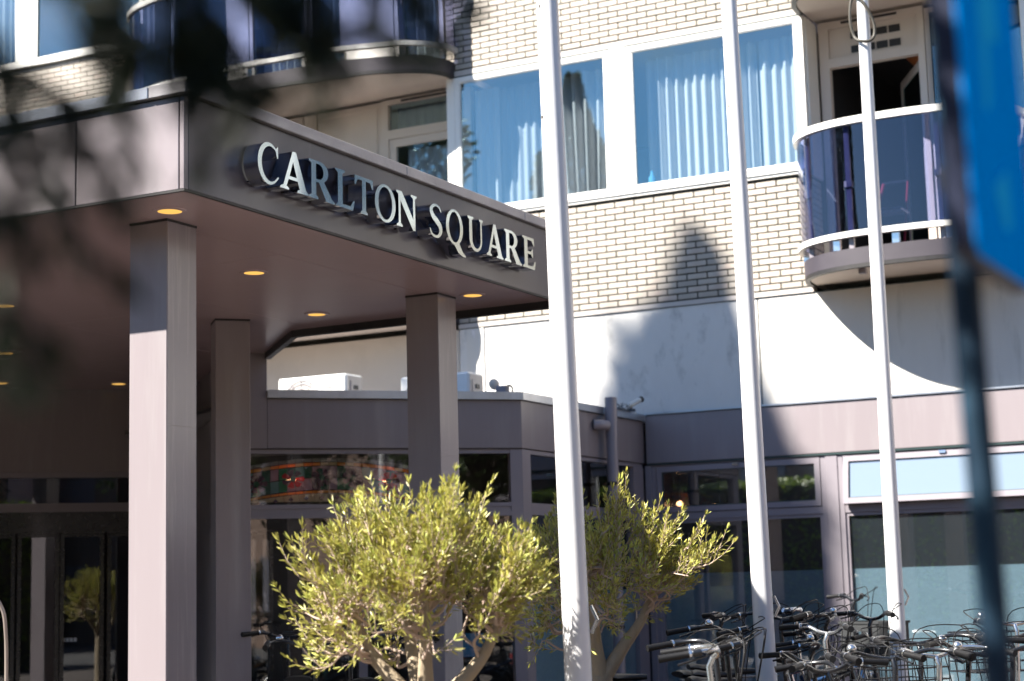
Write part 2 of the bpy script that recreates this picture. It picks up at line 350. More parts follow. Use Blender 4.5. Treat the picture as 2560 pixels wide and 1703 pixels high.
# white plaster band between ground floor and first floor
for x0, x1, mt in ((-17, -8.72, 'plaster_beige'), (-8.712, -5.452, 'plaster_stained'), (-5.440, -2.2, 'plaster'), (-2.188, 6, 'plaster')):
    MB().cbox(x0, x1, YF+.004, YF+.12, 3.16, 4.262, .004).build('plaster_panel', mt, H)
MB().box(-8.62, -8.42, YF-.010, YF+.02, 3.2, 4.255).build('cover_strip', 'plaster', H)
gk = MB(); gk.box(-8.71, 6, YF-.003, YF+.09, 4.2625, 4.2675); gk.box(-5.452, -5.440, YF+.02, YF+.09, 3.16, 4.26); gk.build('shadow_joint', 'gasket', H)
# ground-floor fascia in line with the wall
for x0, x1 in ((-6.64, -2.96), (-2.952, 6)):
    MB().cbox(x0, x1, YF-.035, YF+.10, 2.748, 3.215, .004).build('fascia_panel', 'taupe', H)
c = MB(); c.box(-6.64, 6, YF-.05, YF+.10, 3.222, 3.240); c.build('fascia_coping', 'zinc', H)
c = MB(); c.box(-6.64, 6, YF-.030, YF+.09, 2.7305, 2.7475); c.box(-6.64, 6, YF-.030, YF+.09, 3.2155, 3.2215); c.build('shadow_joint', 'gasket', H)

def sash(par, x0, x1, z0, z1, y, w, gmat, fmat='white_frame', M=None, name='window', label=None, depth=.06, gask=.008):
    """one glazed opening: frame with gasket and pane as its parts"""
    f = MB(); f.frame(x0, x1, z0, z1, y, y+depth, w, M)
    wdw = f.build(name, fmat, par, label=label)
    k = MB(); k.frame(x0+w, x1-w, z0+w, z1-w, y+.016, y+.03, gask, M); k.build('gasket', 'gasket', wdw)
    p = MB(); p.box(x0+w+gask, x1-w-gask, y+.02, y+.026, z0+w+gask, z1-w-gask, M); p.build('pane', gmat, wdw)
    return wdw
# first-floor windows in the brick bay
for x0, x1 in ((-8.702, -6.910), (-6.716, -4.90)):
    w = sash(H, x0, x1, 5.466, 6.958, YF-.004, .052, 'window_glass')
    s = MB(); s.frame(x0+.053, x1-.053, 5.519, 6.905, YF+.004, YF+.014, .012); s.build('inner_frame', 'white_frame', w)
MB().cbox(-6.903, -6.723, YF-.012, YF+.08, 5.47, 6.962, .004).build('window_post', 'white_frame', H)
pj = MB(); pj.box(-6.9095, -6.9035, YF+.01, YF+.05, 5.47, 6.96); pj.box(-6.7225, -6.7165, YF+.01, YF+.05, 5.47, 6.96); pj.box(-8.70, -4.9, YF-.002, YF+.05, 6.9585, 6.9745); pj.build('shadow_joint', 'gasket', H)
s = MB(); s.cbox(-8.72, -4.868, YF-.045, YF+.08, 5.436, 5.464, .004); s.cbox(-8.715, -4.874, YF-.030, YF+.07, 5.408, 5.435, .003); s.build('window_sill', 'white_frame', H)
# white corner boards of the window band, facade side and loggia side
for xa, xb in ((-4.899, -4.868), (-8.80, -8.704)):
    MB().cbox(xa, xb, YF-.008, YF+.06, 5.466, 6.962, .003).build('corner_board', 'white_frame', H)
MB().cbox(-4.880, -4.850, YF+.062, 15.88, 5.40, 6.955, .003).build('corner_board', 'white_frame', H)
for x0, x1 in ((-2.70, -.89), (-.69, 1.12), (1.32, 3.1)): sash(H, x0, x1, 5.466, 6.958, YF-.004, .052, 'window_glass')
for x0, x1 in ((-2.838, -2.705), (-.885, -.695), (1.125, 1.315), (3.105, 6)): MB().cbox(x0, x1, YF-.012, YF+.08, 5.466, 6.962, .004).build('window_post', 'white_frame', H)
MB().cbox(-2.84, 6, YF-.045, YF+.08, 5.408, 5.464, .004).build('window_sill', 'white_frame', H)
# second-floor windows left (over brick)
for x0, x1 in ((-17.2, -14.87), (-14.62, -12.92)):
    sash(H, x0, x1, 8.12, 9.6, YF-.004, .055, 'window_glass')
MB().cbox(-14.865, -14.625, YF-.012, YF+.08, 8.12, 9.6, .004).build('window_post', 'white_frame', H)
MB().cbox(-17.2, -12.88, YF-.05, YF+.08, 8.062, 8.115, .004).build('window_sill', 'white_frame', H)
# loggia floors, ceilings and side walls
fl = MB()
for z in (4.36, 7.01):
    for x0, x1 in ((-12.9, BRL), (BRR, -2.84)): fl.box(x0+.002, x1-.002, YF-.002, 16.3, z, z+.13)
    fl.box(-19, 6, 16.301, 20, z, z+.13)
    for x0, x1 in ((BRL, BRR), (-2.84, 6), (-19, -12.9)): fl.box(x0+.125, x1-.125, YF+.125, 16.3, z-.004, z+.126)
fl.box(-19, 6, YF+.2, 20, 9.66, 9.8)
fl.build('floor_slab', 'soffit_white', H)
MB().box(-19, 6, YF, YF+.2, 9.62, 12).build('upper_wall', 'brick', H)
# first-floor left loggia back wall: boarded panels, door with transom
YB = 15.9
pn = [(-12.85, -10.92), (-10.90, -10.735), (-10.71, -9.87)]
for a, b in pn:
    MB().cbox(a, b, YB, YB+.06, 4.5, 6.97, .004).build('wall_panel', 'plaster_beige', H)
    f = MB(); f.frame(a+.05, b-.05, 4.6, 6.92, YB-.012, YB-.0005, .025); f.build('panel_moulding', 'plaster_beige', H)
d = MB(); d.frame(-9.86, -8.72, 4.5, 6.975, YB-.02, YB+.05, .09, wb=.06, wt=.05); d.box(-9.77, -8.81, YB-.02, YB+.05, 6.53, 6.63); door = d.build('balcony_door', 'plaster_beige', H)
p = MB(); p.box(-9.765, -8.815, YB+.02, YB+.026, 6.635, 6.92); p.build('transom_pane', 'window_glass', door)
f = MB(); f.frame(-9.765, -8.815, 4.565, 6.525, YB-.005, YB+.045, .085); leaf = f.build('door_leaf', 'plaster_beige', door)
p = MB(); p.box(-9.68, -8.90, YB+.015, YB+.021, 4.65, 6.44); p.build('pane', 'window_glass', door)
MB().box(-9.6, -8.8, YB-.024, YB-.0205, 6.935, 6.962).build('vent_slot', 'black_trim', door)
# second-floor left loggia: three glazed fields with broad white posts
for a, b in ((-12.8, -11.95), (-11.66, -10.86), (-10.83, -10.36), (-9.68, -9.06)):
    sash(H, a, b, 7.25, 9.5, YB, .05, 'window_glass')
MB().box(-12.9, -8.75, YB, YB+.06, 7.14, 7.245).build('wall_panel', 'plaster_beige', H)
for a, b in ((-11.945, -11.665), (-10.355, -9.685)): MB().cbox(a, b, YB-.01, YB+.05, 7.25, 9.5, .004).build('window_post', 'white_frame', H)
# right loggia: open door, ventilation panel, glazed side light
d = MB(); d.box(-4.83, -4.735, YB-.02, YB+.06, 4.5, 6.97); d.box(-3.865, -3.80, YB-.02, YB+.06, 4.5, 6.97); d.box(-4.735, -3.865, YB-.02, YB+.06, 6.51, 6.60); d.box(-4.735, -3.865, YB-.02, YB+.06, 6.90, 6.97)
door = d.build('balcony_door', 'soffit_white', H, label='balcony door standing open under a ventilation panel')
p = MB(); p.box(-4.735, -3.865, YB+.02, YB+.05, 6.60, 6.90); vp = p.build('ventilation_panel', 'soffit_white', door)
for i in range(4):
    for z in (6.635, 6.775):
        MB().box(-4.52+i*.125, -4.41+i*.125, YB+.012, YB+.0195, z, z+.07).build('vent', 'black_trim', vp)
MB().box(-4.6, -4.05, YB-.024, YB-.0205, 6.93, 6.955).build('vent_slot', 'black_trim', door)
lf = MB()
ang = R(62)
def hinge(x, y, z): return (-3.87-x*math.cos(ang)+y*math.sin(ang)*0, YB+.07+x*math.sin(ang)+y, z)
lf.frame(0, .84, 4.52, 6.49, 0, .04, .08, hinge); dl = lf.build('door_leaf', 'soffit_white', door)
p = MB(); p.box(.082, .758, .015, .02, 4.602, 6.408, hinge); p.build('pane', 'window_glass', dl)
w = sash(H, -3.795, -2.86, 4.62, 6.95, YB, .05, 'window_glass', 'soffit_white')
# vent grille joint, red chair hint and inner walls
rm = MB()
rm.box(-19, 6, 19.5, 19.6, 4.5, 9.6); rm.box(-8.82, -8.74, 16.0, 19.5, 4.5, 9.6); rm.box(-4.86, -4.835, 16.0, 19.5, 4.5, 7.0); rm.box(-8.70, -4.89, YF+.7, YF+.71, 4.5, 5.41)
rm.box(-19.1, -19, YF, 19.6, 4.5, 9.6); rm.box(6, 6.1, YF, 19.6, 0, 9.6);
rm.build('inner_wall', 'room', H)
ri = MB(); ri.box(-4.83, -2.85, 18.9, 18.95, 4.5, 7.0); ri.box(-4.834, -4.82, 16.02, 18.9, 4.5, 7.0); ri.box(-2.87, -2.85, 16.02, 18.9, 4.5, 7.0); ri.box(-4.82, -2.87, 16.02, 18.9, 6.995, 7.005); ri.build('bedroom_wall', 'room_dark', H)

# ------------------------------------------------------------------ balconies
def balcony(xa, xb, apex, zb, label, two_rail=True):
    """curved slab with tinted glass panels between two white rails on posts"""
    xc, hw = (xa+xb)/2, (xb-xa)/2; dy = YF-apex
    def arc(off, n=40, e=2.6):
        pts = []
        for i in range(n+1):
            t = math.pi-math.pi*i/n; cx, sx = math.cos(t), math.sin(t)
            x = math.copysign(abs(cx)**(2/e), cx); y = abs(sx)**(2/e)
            pts.append((xc+(hw+off)*x, YF-(dy+off)*y))
        return pts
    a = arc(0)
    sl = MB(); sl.prism(a, zb+.004, zb+.148); slab = sl.build('balcony', 'balcony_slab', H, smooth=40, label=label)
    under = MB(); under.prism(arc(-.05), zb-.012, zb+.003); under.build('underside', 'soffit_white', slab)
    lip = MB()
    a1, a2 = arc(-.001), arc(-.045)
    for i in range(len(a1)-1): lip.add([(*a1[i], zb-.03), (*a1[i+1], zb-.03), (*a2[i+1], zb-.03), (*a2[i], zb-.03), (*a1[i], zb+.003), (*a1[i+1], zb+.003), (*a2[i+1], zb+.003), (*a2[i], zb+.003)], [(0, 1, 2, 3), (7, 6, 5, 4), (0, 4, 5, 1), (2, 6, 7, 3)])
    lip.build('drip_edge', 'black_trim', slab)
    MB().box(xc-.35*hw-.03, xc-.35*hw+.03, apex+.16, apex+.22, zb-.06, zb-.012).build('drain', 'grey_frame', slab)
    for z0, z1, nm in ((zb+.245, zb+.295, 'lower_rail'), (zb+1.265, zb+1.325, 'handrail')):
        o1, o2 = arc(.045), arc(-.01); rl = MB(); n = len(o1)
        rl.add([(*p, z0) for p in o1]+[(*p, z1) for p in o1]+[(*p, z0) for p in o2]+[(*p, z1) for p in o2],
               [q for i in range(n-1) for q in ((i, i+1, n+i+1, n+i), (2*n+i+1, 2*n+i, 3*n+i, 3*n+i+1), (n+i, n+i+1, 3*n+i+1, 3*n+i), (i+1, i, 2*n+i, 2*n+i+1))]+[(0, n, 3*n, 2*n), (n-1, 3*n-1, 4*n-1, 2*n-1)])
        rl.build(nm, 'white_frame', slab, smooth=50)
    # glass panels between posts
    idx = [0, 8, 16, 24, 32, 40]; gi, gj = arc(.016), arc(.006)
    for q in range(5):
        gp = MB(); seg = gi[idx[q]:idx[q+1]+1]; sg2 = gj[idx[q]:idx[q+1]+1]; n = len(seg)
        gp.add([(*p, zb+.292) for p in seg]+[(*p, zb+1.268) for p in seg], [(i, i+1, n+i+1, n+i) for i in range(n-1)])
        gp.add([(*p, zb+.292) for p in sg2]+[(*p, zb+1.268) for p in sg2], [(n+i, n+i+1, i+1, i) for i in range(n-1)])
        gp.build('glass_panel', 'balcony_glass', slab, smooth=60)
    for q in idx[1:-1]:
        x, y = arc(-.03)[q]; ps = MB(); ps.box(x-.022, x+.022, y-.018, y+.018, zb+.14, zb+1.27); ps.cbox(x-.035, x+.035, y-.035, y+.02, zb+.7, zb+.76, .004); ps.build('post', 'grey_frame', slab)
    for q in (2, 14, 20, 26, 38):
        x, y = arc(-.02)[q]; br = MB(); br.box(x-.03, x+.03, y-.02, y+.03, zb+.149, zb+.244); br.build('bracket', 'silver', slab)
    return slab
balcony(-4.90, -2.84, 14.68, 4.335, 'first-floor balcony on the right with a small curved slab')
balcony(-4.90, -2.84, 14.68, 6.985, 'second-floor balcony on the right, only its underside in view')
balcony(-12.93, -8.70, 14.74, 6.985, 'wide second-floor balcony over the canopy')
balcony(-12.93, -8.70, 14.74, 4.335, 'wide first-floor balcony half hidden behind the canopy')
# ------------------------------------------------------------------ ground floor on the street face
def gwin(x0, x1, tilt, tmat, lab=None):
    f = MB(); f.box(x0, x0+.045, YF-.012, YF+.07, G, 2.73); f.box(x1-.045, x1, YF-.012, YF+.07, G, 2.73); f.box(x0+.045, x1-.045, YF-.008, YF+.07, 2.195, 2.262); f.box(x0+.045, x1-.045, YF-.012, YF+.07, G, .55); f.box(x0+.045, x1-.045, YF-.008, YF+.06, 2.715, 2.73)
    w = f.build('window', 'grey_frame', H, label=lab)
    l = MB(); l.frame(x0+.045, x1-.045, .55, 2.194, YF+.002, YF+.05, .03); l.build('lower_frame', 'grey_frame', w)
    p = MB(); p.box(x0+.076, x1-.076, YF+.02, YF+.026, .581, 2.163); p.build('lower_pane', 'street_glass', w)
    p = MB(); p.box(x0+.076, x1-.076, YF+.030, YF+.033, .581, 1.683); p.build('frosted_film', 'film_glass', w)
    def tl(x, y, z): return (x, YF-.018+(z-2.70)*math.sin(tilt)+y*math.cos(tilt), 2.70+(z-2.70)*math.cos(tilt)-y*math.sin(tilt))
    t = MB(); t.frame(x0+.052, x1-.052, 2.268, 2.712, 0, .045, .052, tl); ts = t.build('top_hung_sash', 'grey_frame', w)
    k = MB(); k.frame(x0+.104, x1-.104, 2.32, 2.66, .012, .024, .008, tl); k.build('gasket', 'gasket', ts)
    p = MB(); p.box(x0+.112, x1-.112, .016, .022, 2.328, 2.652, tl); p.build('pane', tmat, ts)
    c = MB(); c.box((x0+x1)/2-.03, (x0+x1)/2+.03, -.015, -.0005, 2.685, 2.71, tl); c.build('catch', 'silver', ts)
    return w
gwin(-6.60, -4.862, 0.0, 'street_glass', 'closed window beside the glazed bay')
gwin(-4.742, -2.80, R(9), 'transom_glass', 'window with its top sash tilted open')
gwin(-2.70, -1.6, R(7), 'transom_glass'); gwin(-1.5, 0.05, 0, 'transom_glass'); gwin(.15, 1.7, 0, 'transom_glass')
for x0, x1 in ((-6.668, -6.602), (-4.860, -4.744), (-2.798, -2.702), (-1.598, -1.502), (.052, .148), (1.702, 6)):
    MB().cbox(x0, x1, YF-.02, YF+.08, G, 2.729, .004).build('window_post', 'grey_frame', H)
# dark rooms behind the ground-floor glass
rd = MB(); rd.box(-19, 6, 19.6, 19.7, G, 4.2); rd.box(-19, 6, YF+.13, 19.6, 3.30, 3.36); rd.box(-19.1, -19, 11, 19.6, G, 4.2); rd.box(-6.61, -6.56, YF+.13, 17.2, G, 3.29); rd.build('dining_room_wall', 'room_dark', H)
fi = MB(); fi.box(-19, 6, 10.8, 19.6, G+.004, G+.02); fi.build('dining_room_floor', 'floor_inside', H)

# ------------------------------------------------------------------ glazed bay beside the entrance
S1, S2 = 2.15, 2.45
b = MB(); b.cbox(.0, S1, -.12, .0, 2.755, 3.158, .003, bay); b.build('fascia_panel', 'taupe', H)
b = MB(); b.box(S1+.003, S2, -.12, .004, 2.755, 3.53, bay); b.build('fascia_panel', 'taupe', H)
b = MB(); b.cbox(.0, 2.59, -.12, .0, 2.755, 3.158, .003, ret); b.build('fascia_panel', 'taupe', H)
# coping follows both faces of the bay
c = MB(); o1 = [bay(S1, .03, 0)[:2], (BX+.03, BY-.0125), (BX+.03, YF-.04)]; o2 = [bay(S1, -.16, 0)[:2], (BX-.16, BY+.066), (BX-.16, YF-.04)]
for z0, z1, q1 in ((3.163, 3.228, o1),):
    c.add([(*p, z0) for p in o1]+[(*p, z1) for p in o1]+[(*p, z0) for p in o2]+[(*p, z1) for p in o2], [(0, 1, 4, 3), (1, 2, 5, 4), (3, 4, 10, 9), (4, 5, 11, 10), (7, 6, 9, 10), (8, 7, 10, 11), (1, 0, 6, 7), (2, 1, 7, 8), (0, 3, 9, 6)])
c.build('bay_coping', 'zinc', H)
c = MB(); c.box(0, S1, -.1, -.004, 3.1585, 3.1625, bay); c.box(0, 2.58, -.1, -.004, 3.1585, 3.1625, ret); c.box(.0, S2, -.1, .002, 2.748, 2.7545, bay); c.build('shadow_joint', 'black_trim', H)
rf = MB(); rf.add([bay(S2, -.05, 3.13), (BX-.03, BY+.05, 3.13), (BX-.03, YF+.1, 3.13), (-13, YF+.1, 3.13), (-13, 14, 3.13)], [(0, 1, 2, 3, 4)]); rf.add([bay(S2, -.05, 3.10), (BX-.03, BY+.05, 3.10), (BX-.03, YF+.1, 3.10), (-13, YF+.1, 3.10), (-13, 14, 3.10)], [(4, 3, 2, 1, 0)]); rf.build('bay_roof', 'zinc_dull', H)
# bay windows
f = MB(); f.box(.0, .105, -.08, -.005, G, 2.747, bay); f.box(.105, S2, -.08, -.012, 2.713, 2.747, bay); f.box(.105, S2, -.08, -.002, 2.192, 2.225, bay); f.box(.105, S2, -.08, -.014, 2.2255, 2.27, bay); f.box(.105, S2, -.08, -.006, 2.2705, 2.302, bay)
f.box(1.35, 1.42, -.08, -.01, .55, 2.191, bay); f.box(.105, S2, -.08, -.01, G, .55, bay)
w = f.build('bay_window', 'grey_frame', H, label='wide bay window under the grey fascia')
p = MB(); p.box(.106, S2, -.045, -.039, 2.303, 2.712, bay); p.build('transom_pane', 'bay_glass', w)
for a, q in ((.106, 1.349), (1.421, S2)): p = MB(); p.box(a, q, -.045, -.039, .551, 2.191, bay); p.build('pane', 'lower_glass', w)
f = MB(); f.box(.0, .16, -.08, -.006, G, 2.747, ret); f.box(.16, 2.55, -.08, -.012, 2.713, 2.747, ret); f.box(.16, 2.55, -.08, -.004, 2.20, 2.30, ret); f.box(2.32, 2.55, -.08, -.004, 2.301, 2.712, ret); f.box(.16, 2.55, -.08, -.01, G, .55, ret)
f.box(1.02, 1.08, -.08, -.012, .551, 2.199, ret); f.box(2.32, 2.55, -.08, -.004, .551, 2.199, ret)
w = f.build('bay_window', 'grey_frame', H, label='bay flank window behind the downpipe')
for a, q, z0, z1 in ((.161, 2.319, 2.301, 2.712), (.161, 1.019, .551, 2.199), (1.081, 2.319, .551, 2.199)): p = MB(); p.box(a, q, -.045, -.039, z0, z1, ret); p.build('pane', 'lower_glass', w)
p = MB(); p.box(.161, 2.319, -.055, -.051, .551, 1.55, ret); p.build('frosted_film', 'film_glass', w)
# recessed entrance
S3 = S2+2.63
e = MB(); e.box(S2-.06, S2, -2.63, -.125, G, 3.53, bay); e.build('recess_wall', 'taupe', H)
e = MB(); e.box(S3, 12, -.12, .0, 2.757, 3.53, entry); e.build('fascia_panel', 'taupe', H)
e = MB(); e.box(S3, 12, -.1, -.01, 2.709, 2.756, entry); e.box(S3, 12, -.1, -.004, 2.392, 2.425, entry); e.box(S3, 12, -.1, -.016, 2.4255, 2.473, entry)
for s in (7.6, 9.4): e.box(s, s+.09, -.1, -.006, 2.4735, 2.7085, entry)
ew = e.build('entrance_transom', 'grey_frame', H)
p = MB(); p.box(S3, 12, -.05, -.044, 2.474, 2.708, entry); p.build('pane', 'door_glass', ew)
e = MB(); e.box(S3, 12, -.1, -.002, 2.20, 2.391, entry); e.build('door_operator', 'black_metal', H)
MB().box(6.86, 6.74, -.002, .03, 2.27, 2.31, entry).build('door_sensor', 'plastic_black', H)
for a, q in ((7.35, 6.66), (6.64, 6.27), (6.26, 5.87), (5.84, 5.2), (5.15, 4.3)):
    f = MB(); f.frame(q, a, G+.02, 2.198, -.07, -.02, .035, entry); dd = f.build('sliding_door', 'black_metal', H)
    p = MB(); p.box(q+.036, a-.036, -.05, -.044, G+.056, 2.162, entry); p.build('pane', 'door_glass', dd)
st = MB()
for i in range(4): st.box(6.238-i*.034, 6.238-i*.034-.028, -.0435, -.043, 1.21, 1.245, entry)
st.build('door_sticker', 'ac_white', H)
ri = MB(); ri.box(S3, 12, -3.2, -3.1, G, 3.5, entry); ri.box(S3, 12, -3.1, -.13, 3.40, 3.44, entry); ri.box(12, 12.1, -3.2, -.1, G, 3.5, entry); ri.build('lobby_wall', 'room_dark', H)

# ------------------------------------------------------------------ entrance canopy
ZS = 3.53; CX, CY0, CY1, CW = -5.147, 6.488, 10.45, -12.5
can = thing('entrance_canopy', 'taupe panelled entrance canopy on square columns with lit downlights', 'canopy', (-7.5, 8.5, G))
outline = [(CX, CY0), (CX, CY1), (-7.33, 10.50), (-8.20, 11.37), (-8.404, 11.176), (-10.26, 13.04), (CW, 10.8), (CW, CY0)]
xs = [CX-.012, -5.703, -7.10, -8.50, -9.90, -11.30, CW]; rj = random.Random(4)
ycuts = {0: [8.86], 1: [8.08], 2: [9.24], 3: [8.3, 10.9], 4: [9.6], 5: [8.2]}
for i in range(6):
    ys = [CY0+.012]+ycuts[i]+[13.2]
    for a, q in zip(ys, ys[1:]):
        po = clip_poly(outline, xs[i+1]+.0025, xs[i]-.0025, a+.0025, q-.0025)
        if len(po) > 2: pp = MB(); pp.prism(po, ZS, ZS+.012); pp.build('soffit_panel', 'soffit', can)
bk = MB(); bk.prism([(x*.998-.012, y+.008) for x, y in outline], ZS+.0025, ZS+.010); bk.build('joint_backing', 'soffit_joint', can)
# south fascia panels
xj = [CX-.032, -5.829, -7.0, -8.17, -9.34, -10.51, -11.68, CW]
for i in range(7):
    MB().cbox(xj[i+1]+.003, xj[i]-.003, CY0, CY0+.03, ZS+.012, 4.005, .003).build('fascia_panel', 'taupe', can)
MB().cbox(CX-.028, CX-.001, CY0-.001, CY0+.03, ZS+.012, 4.005, .002).build('corner_trim', 'taupe', can)
MB().cbox(CX-.03, CX, CY0+.0305, CY1, ZS+.012, 4.005, .003).build('fascia_panel', 'sign_fascia_shaded', can, label='shaded fascia panel carrying the sign letters')
tr = MB(); tr.box(CW, CX+.001, CY0-.002, CY0+.028, ZS+.001, ZS+.0115); tr.box(CX-.028, CX+.002, CY0+.0285, CY1, ZS+.001, ZS+.0115); tr.box(CW, CX, CY0+.004, CY0+.03, 4.0055, 4.0105); tr.box(CX-.03, CX-.003, CY0+.031, CY1, 4.0055, 4.0105); tr.build('edge_trim', 'black_trim', can)
# black downstand round the back edge
bd = MB()
for (ax, ay), (qx, qy) in zip(outline[1:4], outline[2:5]):
    if (ax, ay) == outline[3]: break
    dx, dy = qx-ax, qy-ay; l = math.hypot(dx, dy); nx, ny = dy/l*.045, -dx/l*.045
    bd.add([(ax, ay, ZS-.052), (qx, qy, ZS-.052), (qx+nx, qy+ny, ZS-.052), (ax+nx, ay+ny, ZS-.052), (ax, ay, 4.0), (qx, qy, 4.0), (qx+nx, qy+ny, 4.0), (ax+nx, ay+ny, 4.0)], [(0, 1, 2, 3), (7, 6, 5, 4), (0, 4, 5, 1), (1, 5, 6, 2), (2, 6, 7, 3), (3, 7, 4, 0)])
bd.build('rear_edge', 'black_trim', can)
rf = MB(); rf.prism([(x, y) for x, y in [(CX-.1, CY0+.1), (CX-.1, CY1), (-7.33, 10.50), (-8.20, 11.37), (-10.26, 13.04), (CW, 10.8), (CW, CY0+.1)]], 3.96, 3.99); rf.build('canopy_roof', 'zinc_dull', can)
# coping sections
yj = [CY0-.03, 6.95, 8.524, 10.035, CY1]
for a, q in zip(yj, yj[1:]): MB().cbox(CX-.2, CX+.028, a+.0015, q-.0015, 4.011, 4.072, .004).build('coping', 'zinc_dull', can)
xk = [CX-.2015, -6.7, -8.2, -9.7, -11.2, CW]
for a, q in zip(xk, xk[1:]): MB().cbox(q+.0015, a-.0015, CY0-.028, CY0+.17, 4.011, 4.072, .004).build('coping', 'zinc', can)
# columns
for cx, cy, rot, mt in ((-5.728, 7.047, 0, 1), (-5.735, 9.825, 0, 1), (-7.43, 9.885, 45, 0), (-9.9, 7.047, 0, 0)):
    a = R(rot)
    def cm(x, y, z, cx=cx, cy=cy, a=a): return (cx+x*math.cos(a)-y*math.sin(a), cy+x*math.sin(a)+y*math.cos(a), z)
    h = .1215
    z0 = G
    k = MB()
    for za, zb in ((G, ZS-.012),): k.cbox(-h, h, -h, h, za, zb, .0025, cm)
    col = k.build('column', 'taupe', can)
    k = MB(); k.box(-h-.002, h+.002, -h-.002, h+.002, ZS-.0118, ZS-.0002, cm); k.build('shadow_gap', 'black_trim', col)
    if mt:
        k = MB()
        for za, zb in ((G+.01, 2.459), (2.462, ZS-.014)): k.box(h+.0003, h+.0018, -h+.004, h-.004, za, zb, cm)
        k.build('side_sheet', 'taupe_reflection_streaks', col)
# downlights
for x, y in ((-5.481, 6.793), (-6.152, 8.424), (-5.474, 9.934), (-6.749, 9.975), (-8.182, 8.434), (-9.774, 10.092), (-10.431, 12.203), (-11.169, 11.49)):
    t = MB(); t.lathe((x, y, ZS-.006), [(.062, 0), (.086, 0), (.088, .006), (.062, .006)], 32); dlt = t.build('downlight', 'soffit', can)
    t = MB(); t.lathe((x, y, ZS-.0045), [(.0, 0), (.0615, 0), (.0615, .004), (.0, .004)], 32); t.build('lamp_lens', 'lamp_glow', dlt)
# ------------------------------------------------------------------ sign letters
def ell(cx, cy, rx, ry, a0, a1, n=22): return [(cx+rx*math.cos(R(a0+(a1-a0)*i/n)), cy+ry*math.sin(R(a0+(a1-a0)*i/n))) for i in range(n+1)]
def s_shape():
    c = smoothpath([(x, y, 0) for x, y in [(.545, .80), (.47, .925), (.32, .965), (.17, .90), (.115, .77), (.20, .62), (.36, .50), (.49, .38), (.525, .23), (.44, .085), (.29, .035), (.13, .085), (.055, .235)]], 5)
    wd = [.02, .055, .055, .085, .12, .15, .165, .15, .12, .08, .055, .055, .02]; n = len(c); A = []; B = []
    for i, p in enumerate(c):
        t = (c[min(i+1, n-1)]-c[max(i-1, 0)]).normalized(); q = i/(n-1)*12; j = min(int(q), 11); w = wd[j]+(wd[j+1]-wd[j])*(q-j)
        A.append((p.x-t.y*w/2, p.y+t.x*w/2)); B.append((p.x+t.y*w/2, p.y-t.x*w/2))
    return A+[(.03, .26), (.03, .02), (.055, .02)][0:0]+B[::-1]
GLY = {
 'L': [[(.02, 0), (.60, 0), (.66, .25), (.62, .25), (.52, .085), (.24, .075), (.235, .91), (.32, .965), (.32, 1), (.0, 1), (.0, .965), (.085, .91), (.085, .09), (.02, .035)]],
 'T': [[(.25, 0), (.53, 0), (.53, .035), (.465, .09), (.465, .925), (.66, .915), (.74, .76), (.78, .76), (.77, 1), (.01, 1), (0, .76), (.04, .76), (.12, .915), (.315, .925), (.315, .09), (.25, .035)]],
 'E': [[(0, 0), (.58, 0), (.63, .25), (.59, .25), (.5, .085), (.235, .075), (.235, .47), (.42, .47), (.47, .38), (.50, .38), (.50, .64), (.47, .64), (.42, .55), (.235, .545), (.235, .925), (.46, .915), (.54, .78), (.58, .78), (.56, 1), (0, 1), (0, .965), (.085, .91), (.085, .09), (0, .035)]],
 'A': [[(0, 0), (.27, 0), (.27, .035), (.19, .08), (.265, .28), (.575, .28), (.65, .08), (.57, .035), (.57, 0), (.93, 0), (.93, .035), (.85, .09), (.52, 1.01), (.41, 1.01), (.10, .09), (0, .035)], [(.292, .35), (.55, .35), (.42, .77)]],
 'N': [[(0, 0), (.25, 0), (.25, .035), (.17, .09), (.17, .76), (.74, -.01), (.84, -.01), (.84, .91), (.92, .965), (.92, 1), (.66, 1), (.66, .965), (.76, .91), (.76, .28), (.24, 1), (0, 1), (0, .965), (.09, .91), (.09, .09), (0, .035)]],
 'U': [[(0, 1), (0, .965), (.085, .91)]+ell(.445, .34, .36, .36, 180, 360)+[(.805, .91), (.88, .965), (.88, 1), (.66, 1), (.66, .965), (.735, .91)]+ell(.485, .34, .25, .28, 360, 180)+[(.235, .91), (.32, .965), (.32, 1)]],
 'O': [ell(.46, .5, .46, .525, 0, 352, 40), ell(.46, .5, .315, .465, 0, 352, 40)],
 'Q': [ell(.46, .5, .46, .525, -58, 262, 36)+[(.47, -.06), (.66, -.24), (.90, -.31), (1.05, -.31), (1.05, -.28), (.90, -.20), (.78, -.06)], ell(.46, .5, .315, .465, 0, 352, 40)],
 'C': [[(.80, .70), (.835, .70), (.83, .985)]+ell(.46, .5, .46, .525, 52, 308, 34)+[(.86, .20), (.83, .215)]+ell(.52, .5, .375, .455, 312, 52, 30)],
 'R': [[(0, 0), (.31, 0), (.31, .035), (.235, .09), (.235, .45), (.34, .45), (.58, .03), (.58, 0), (.88, 0), (.88, .035), (.79, .08), (.51, .49)]+ell(.36, .735, .30, .265, -48, 90, 16)+[(0, 1), (0, .965), (.085, .91), (.085, .09), (0, .035)], [(.235, .515)]+ell(.34, .725, .165, .21, -90, 90, 14)+[(.235, .935)]],
 'S': [s_shape()]}
sign = thing('sign_lettering', 'raised metal serif letters in two words along the shaded canopy side', 'sign', (CX, 8.5, 3.66))
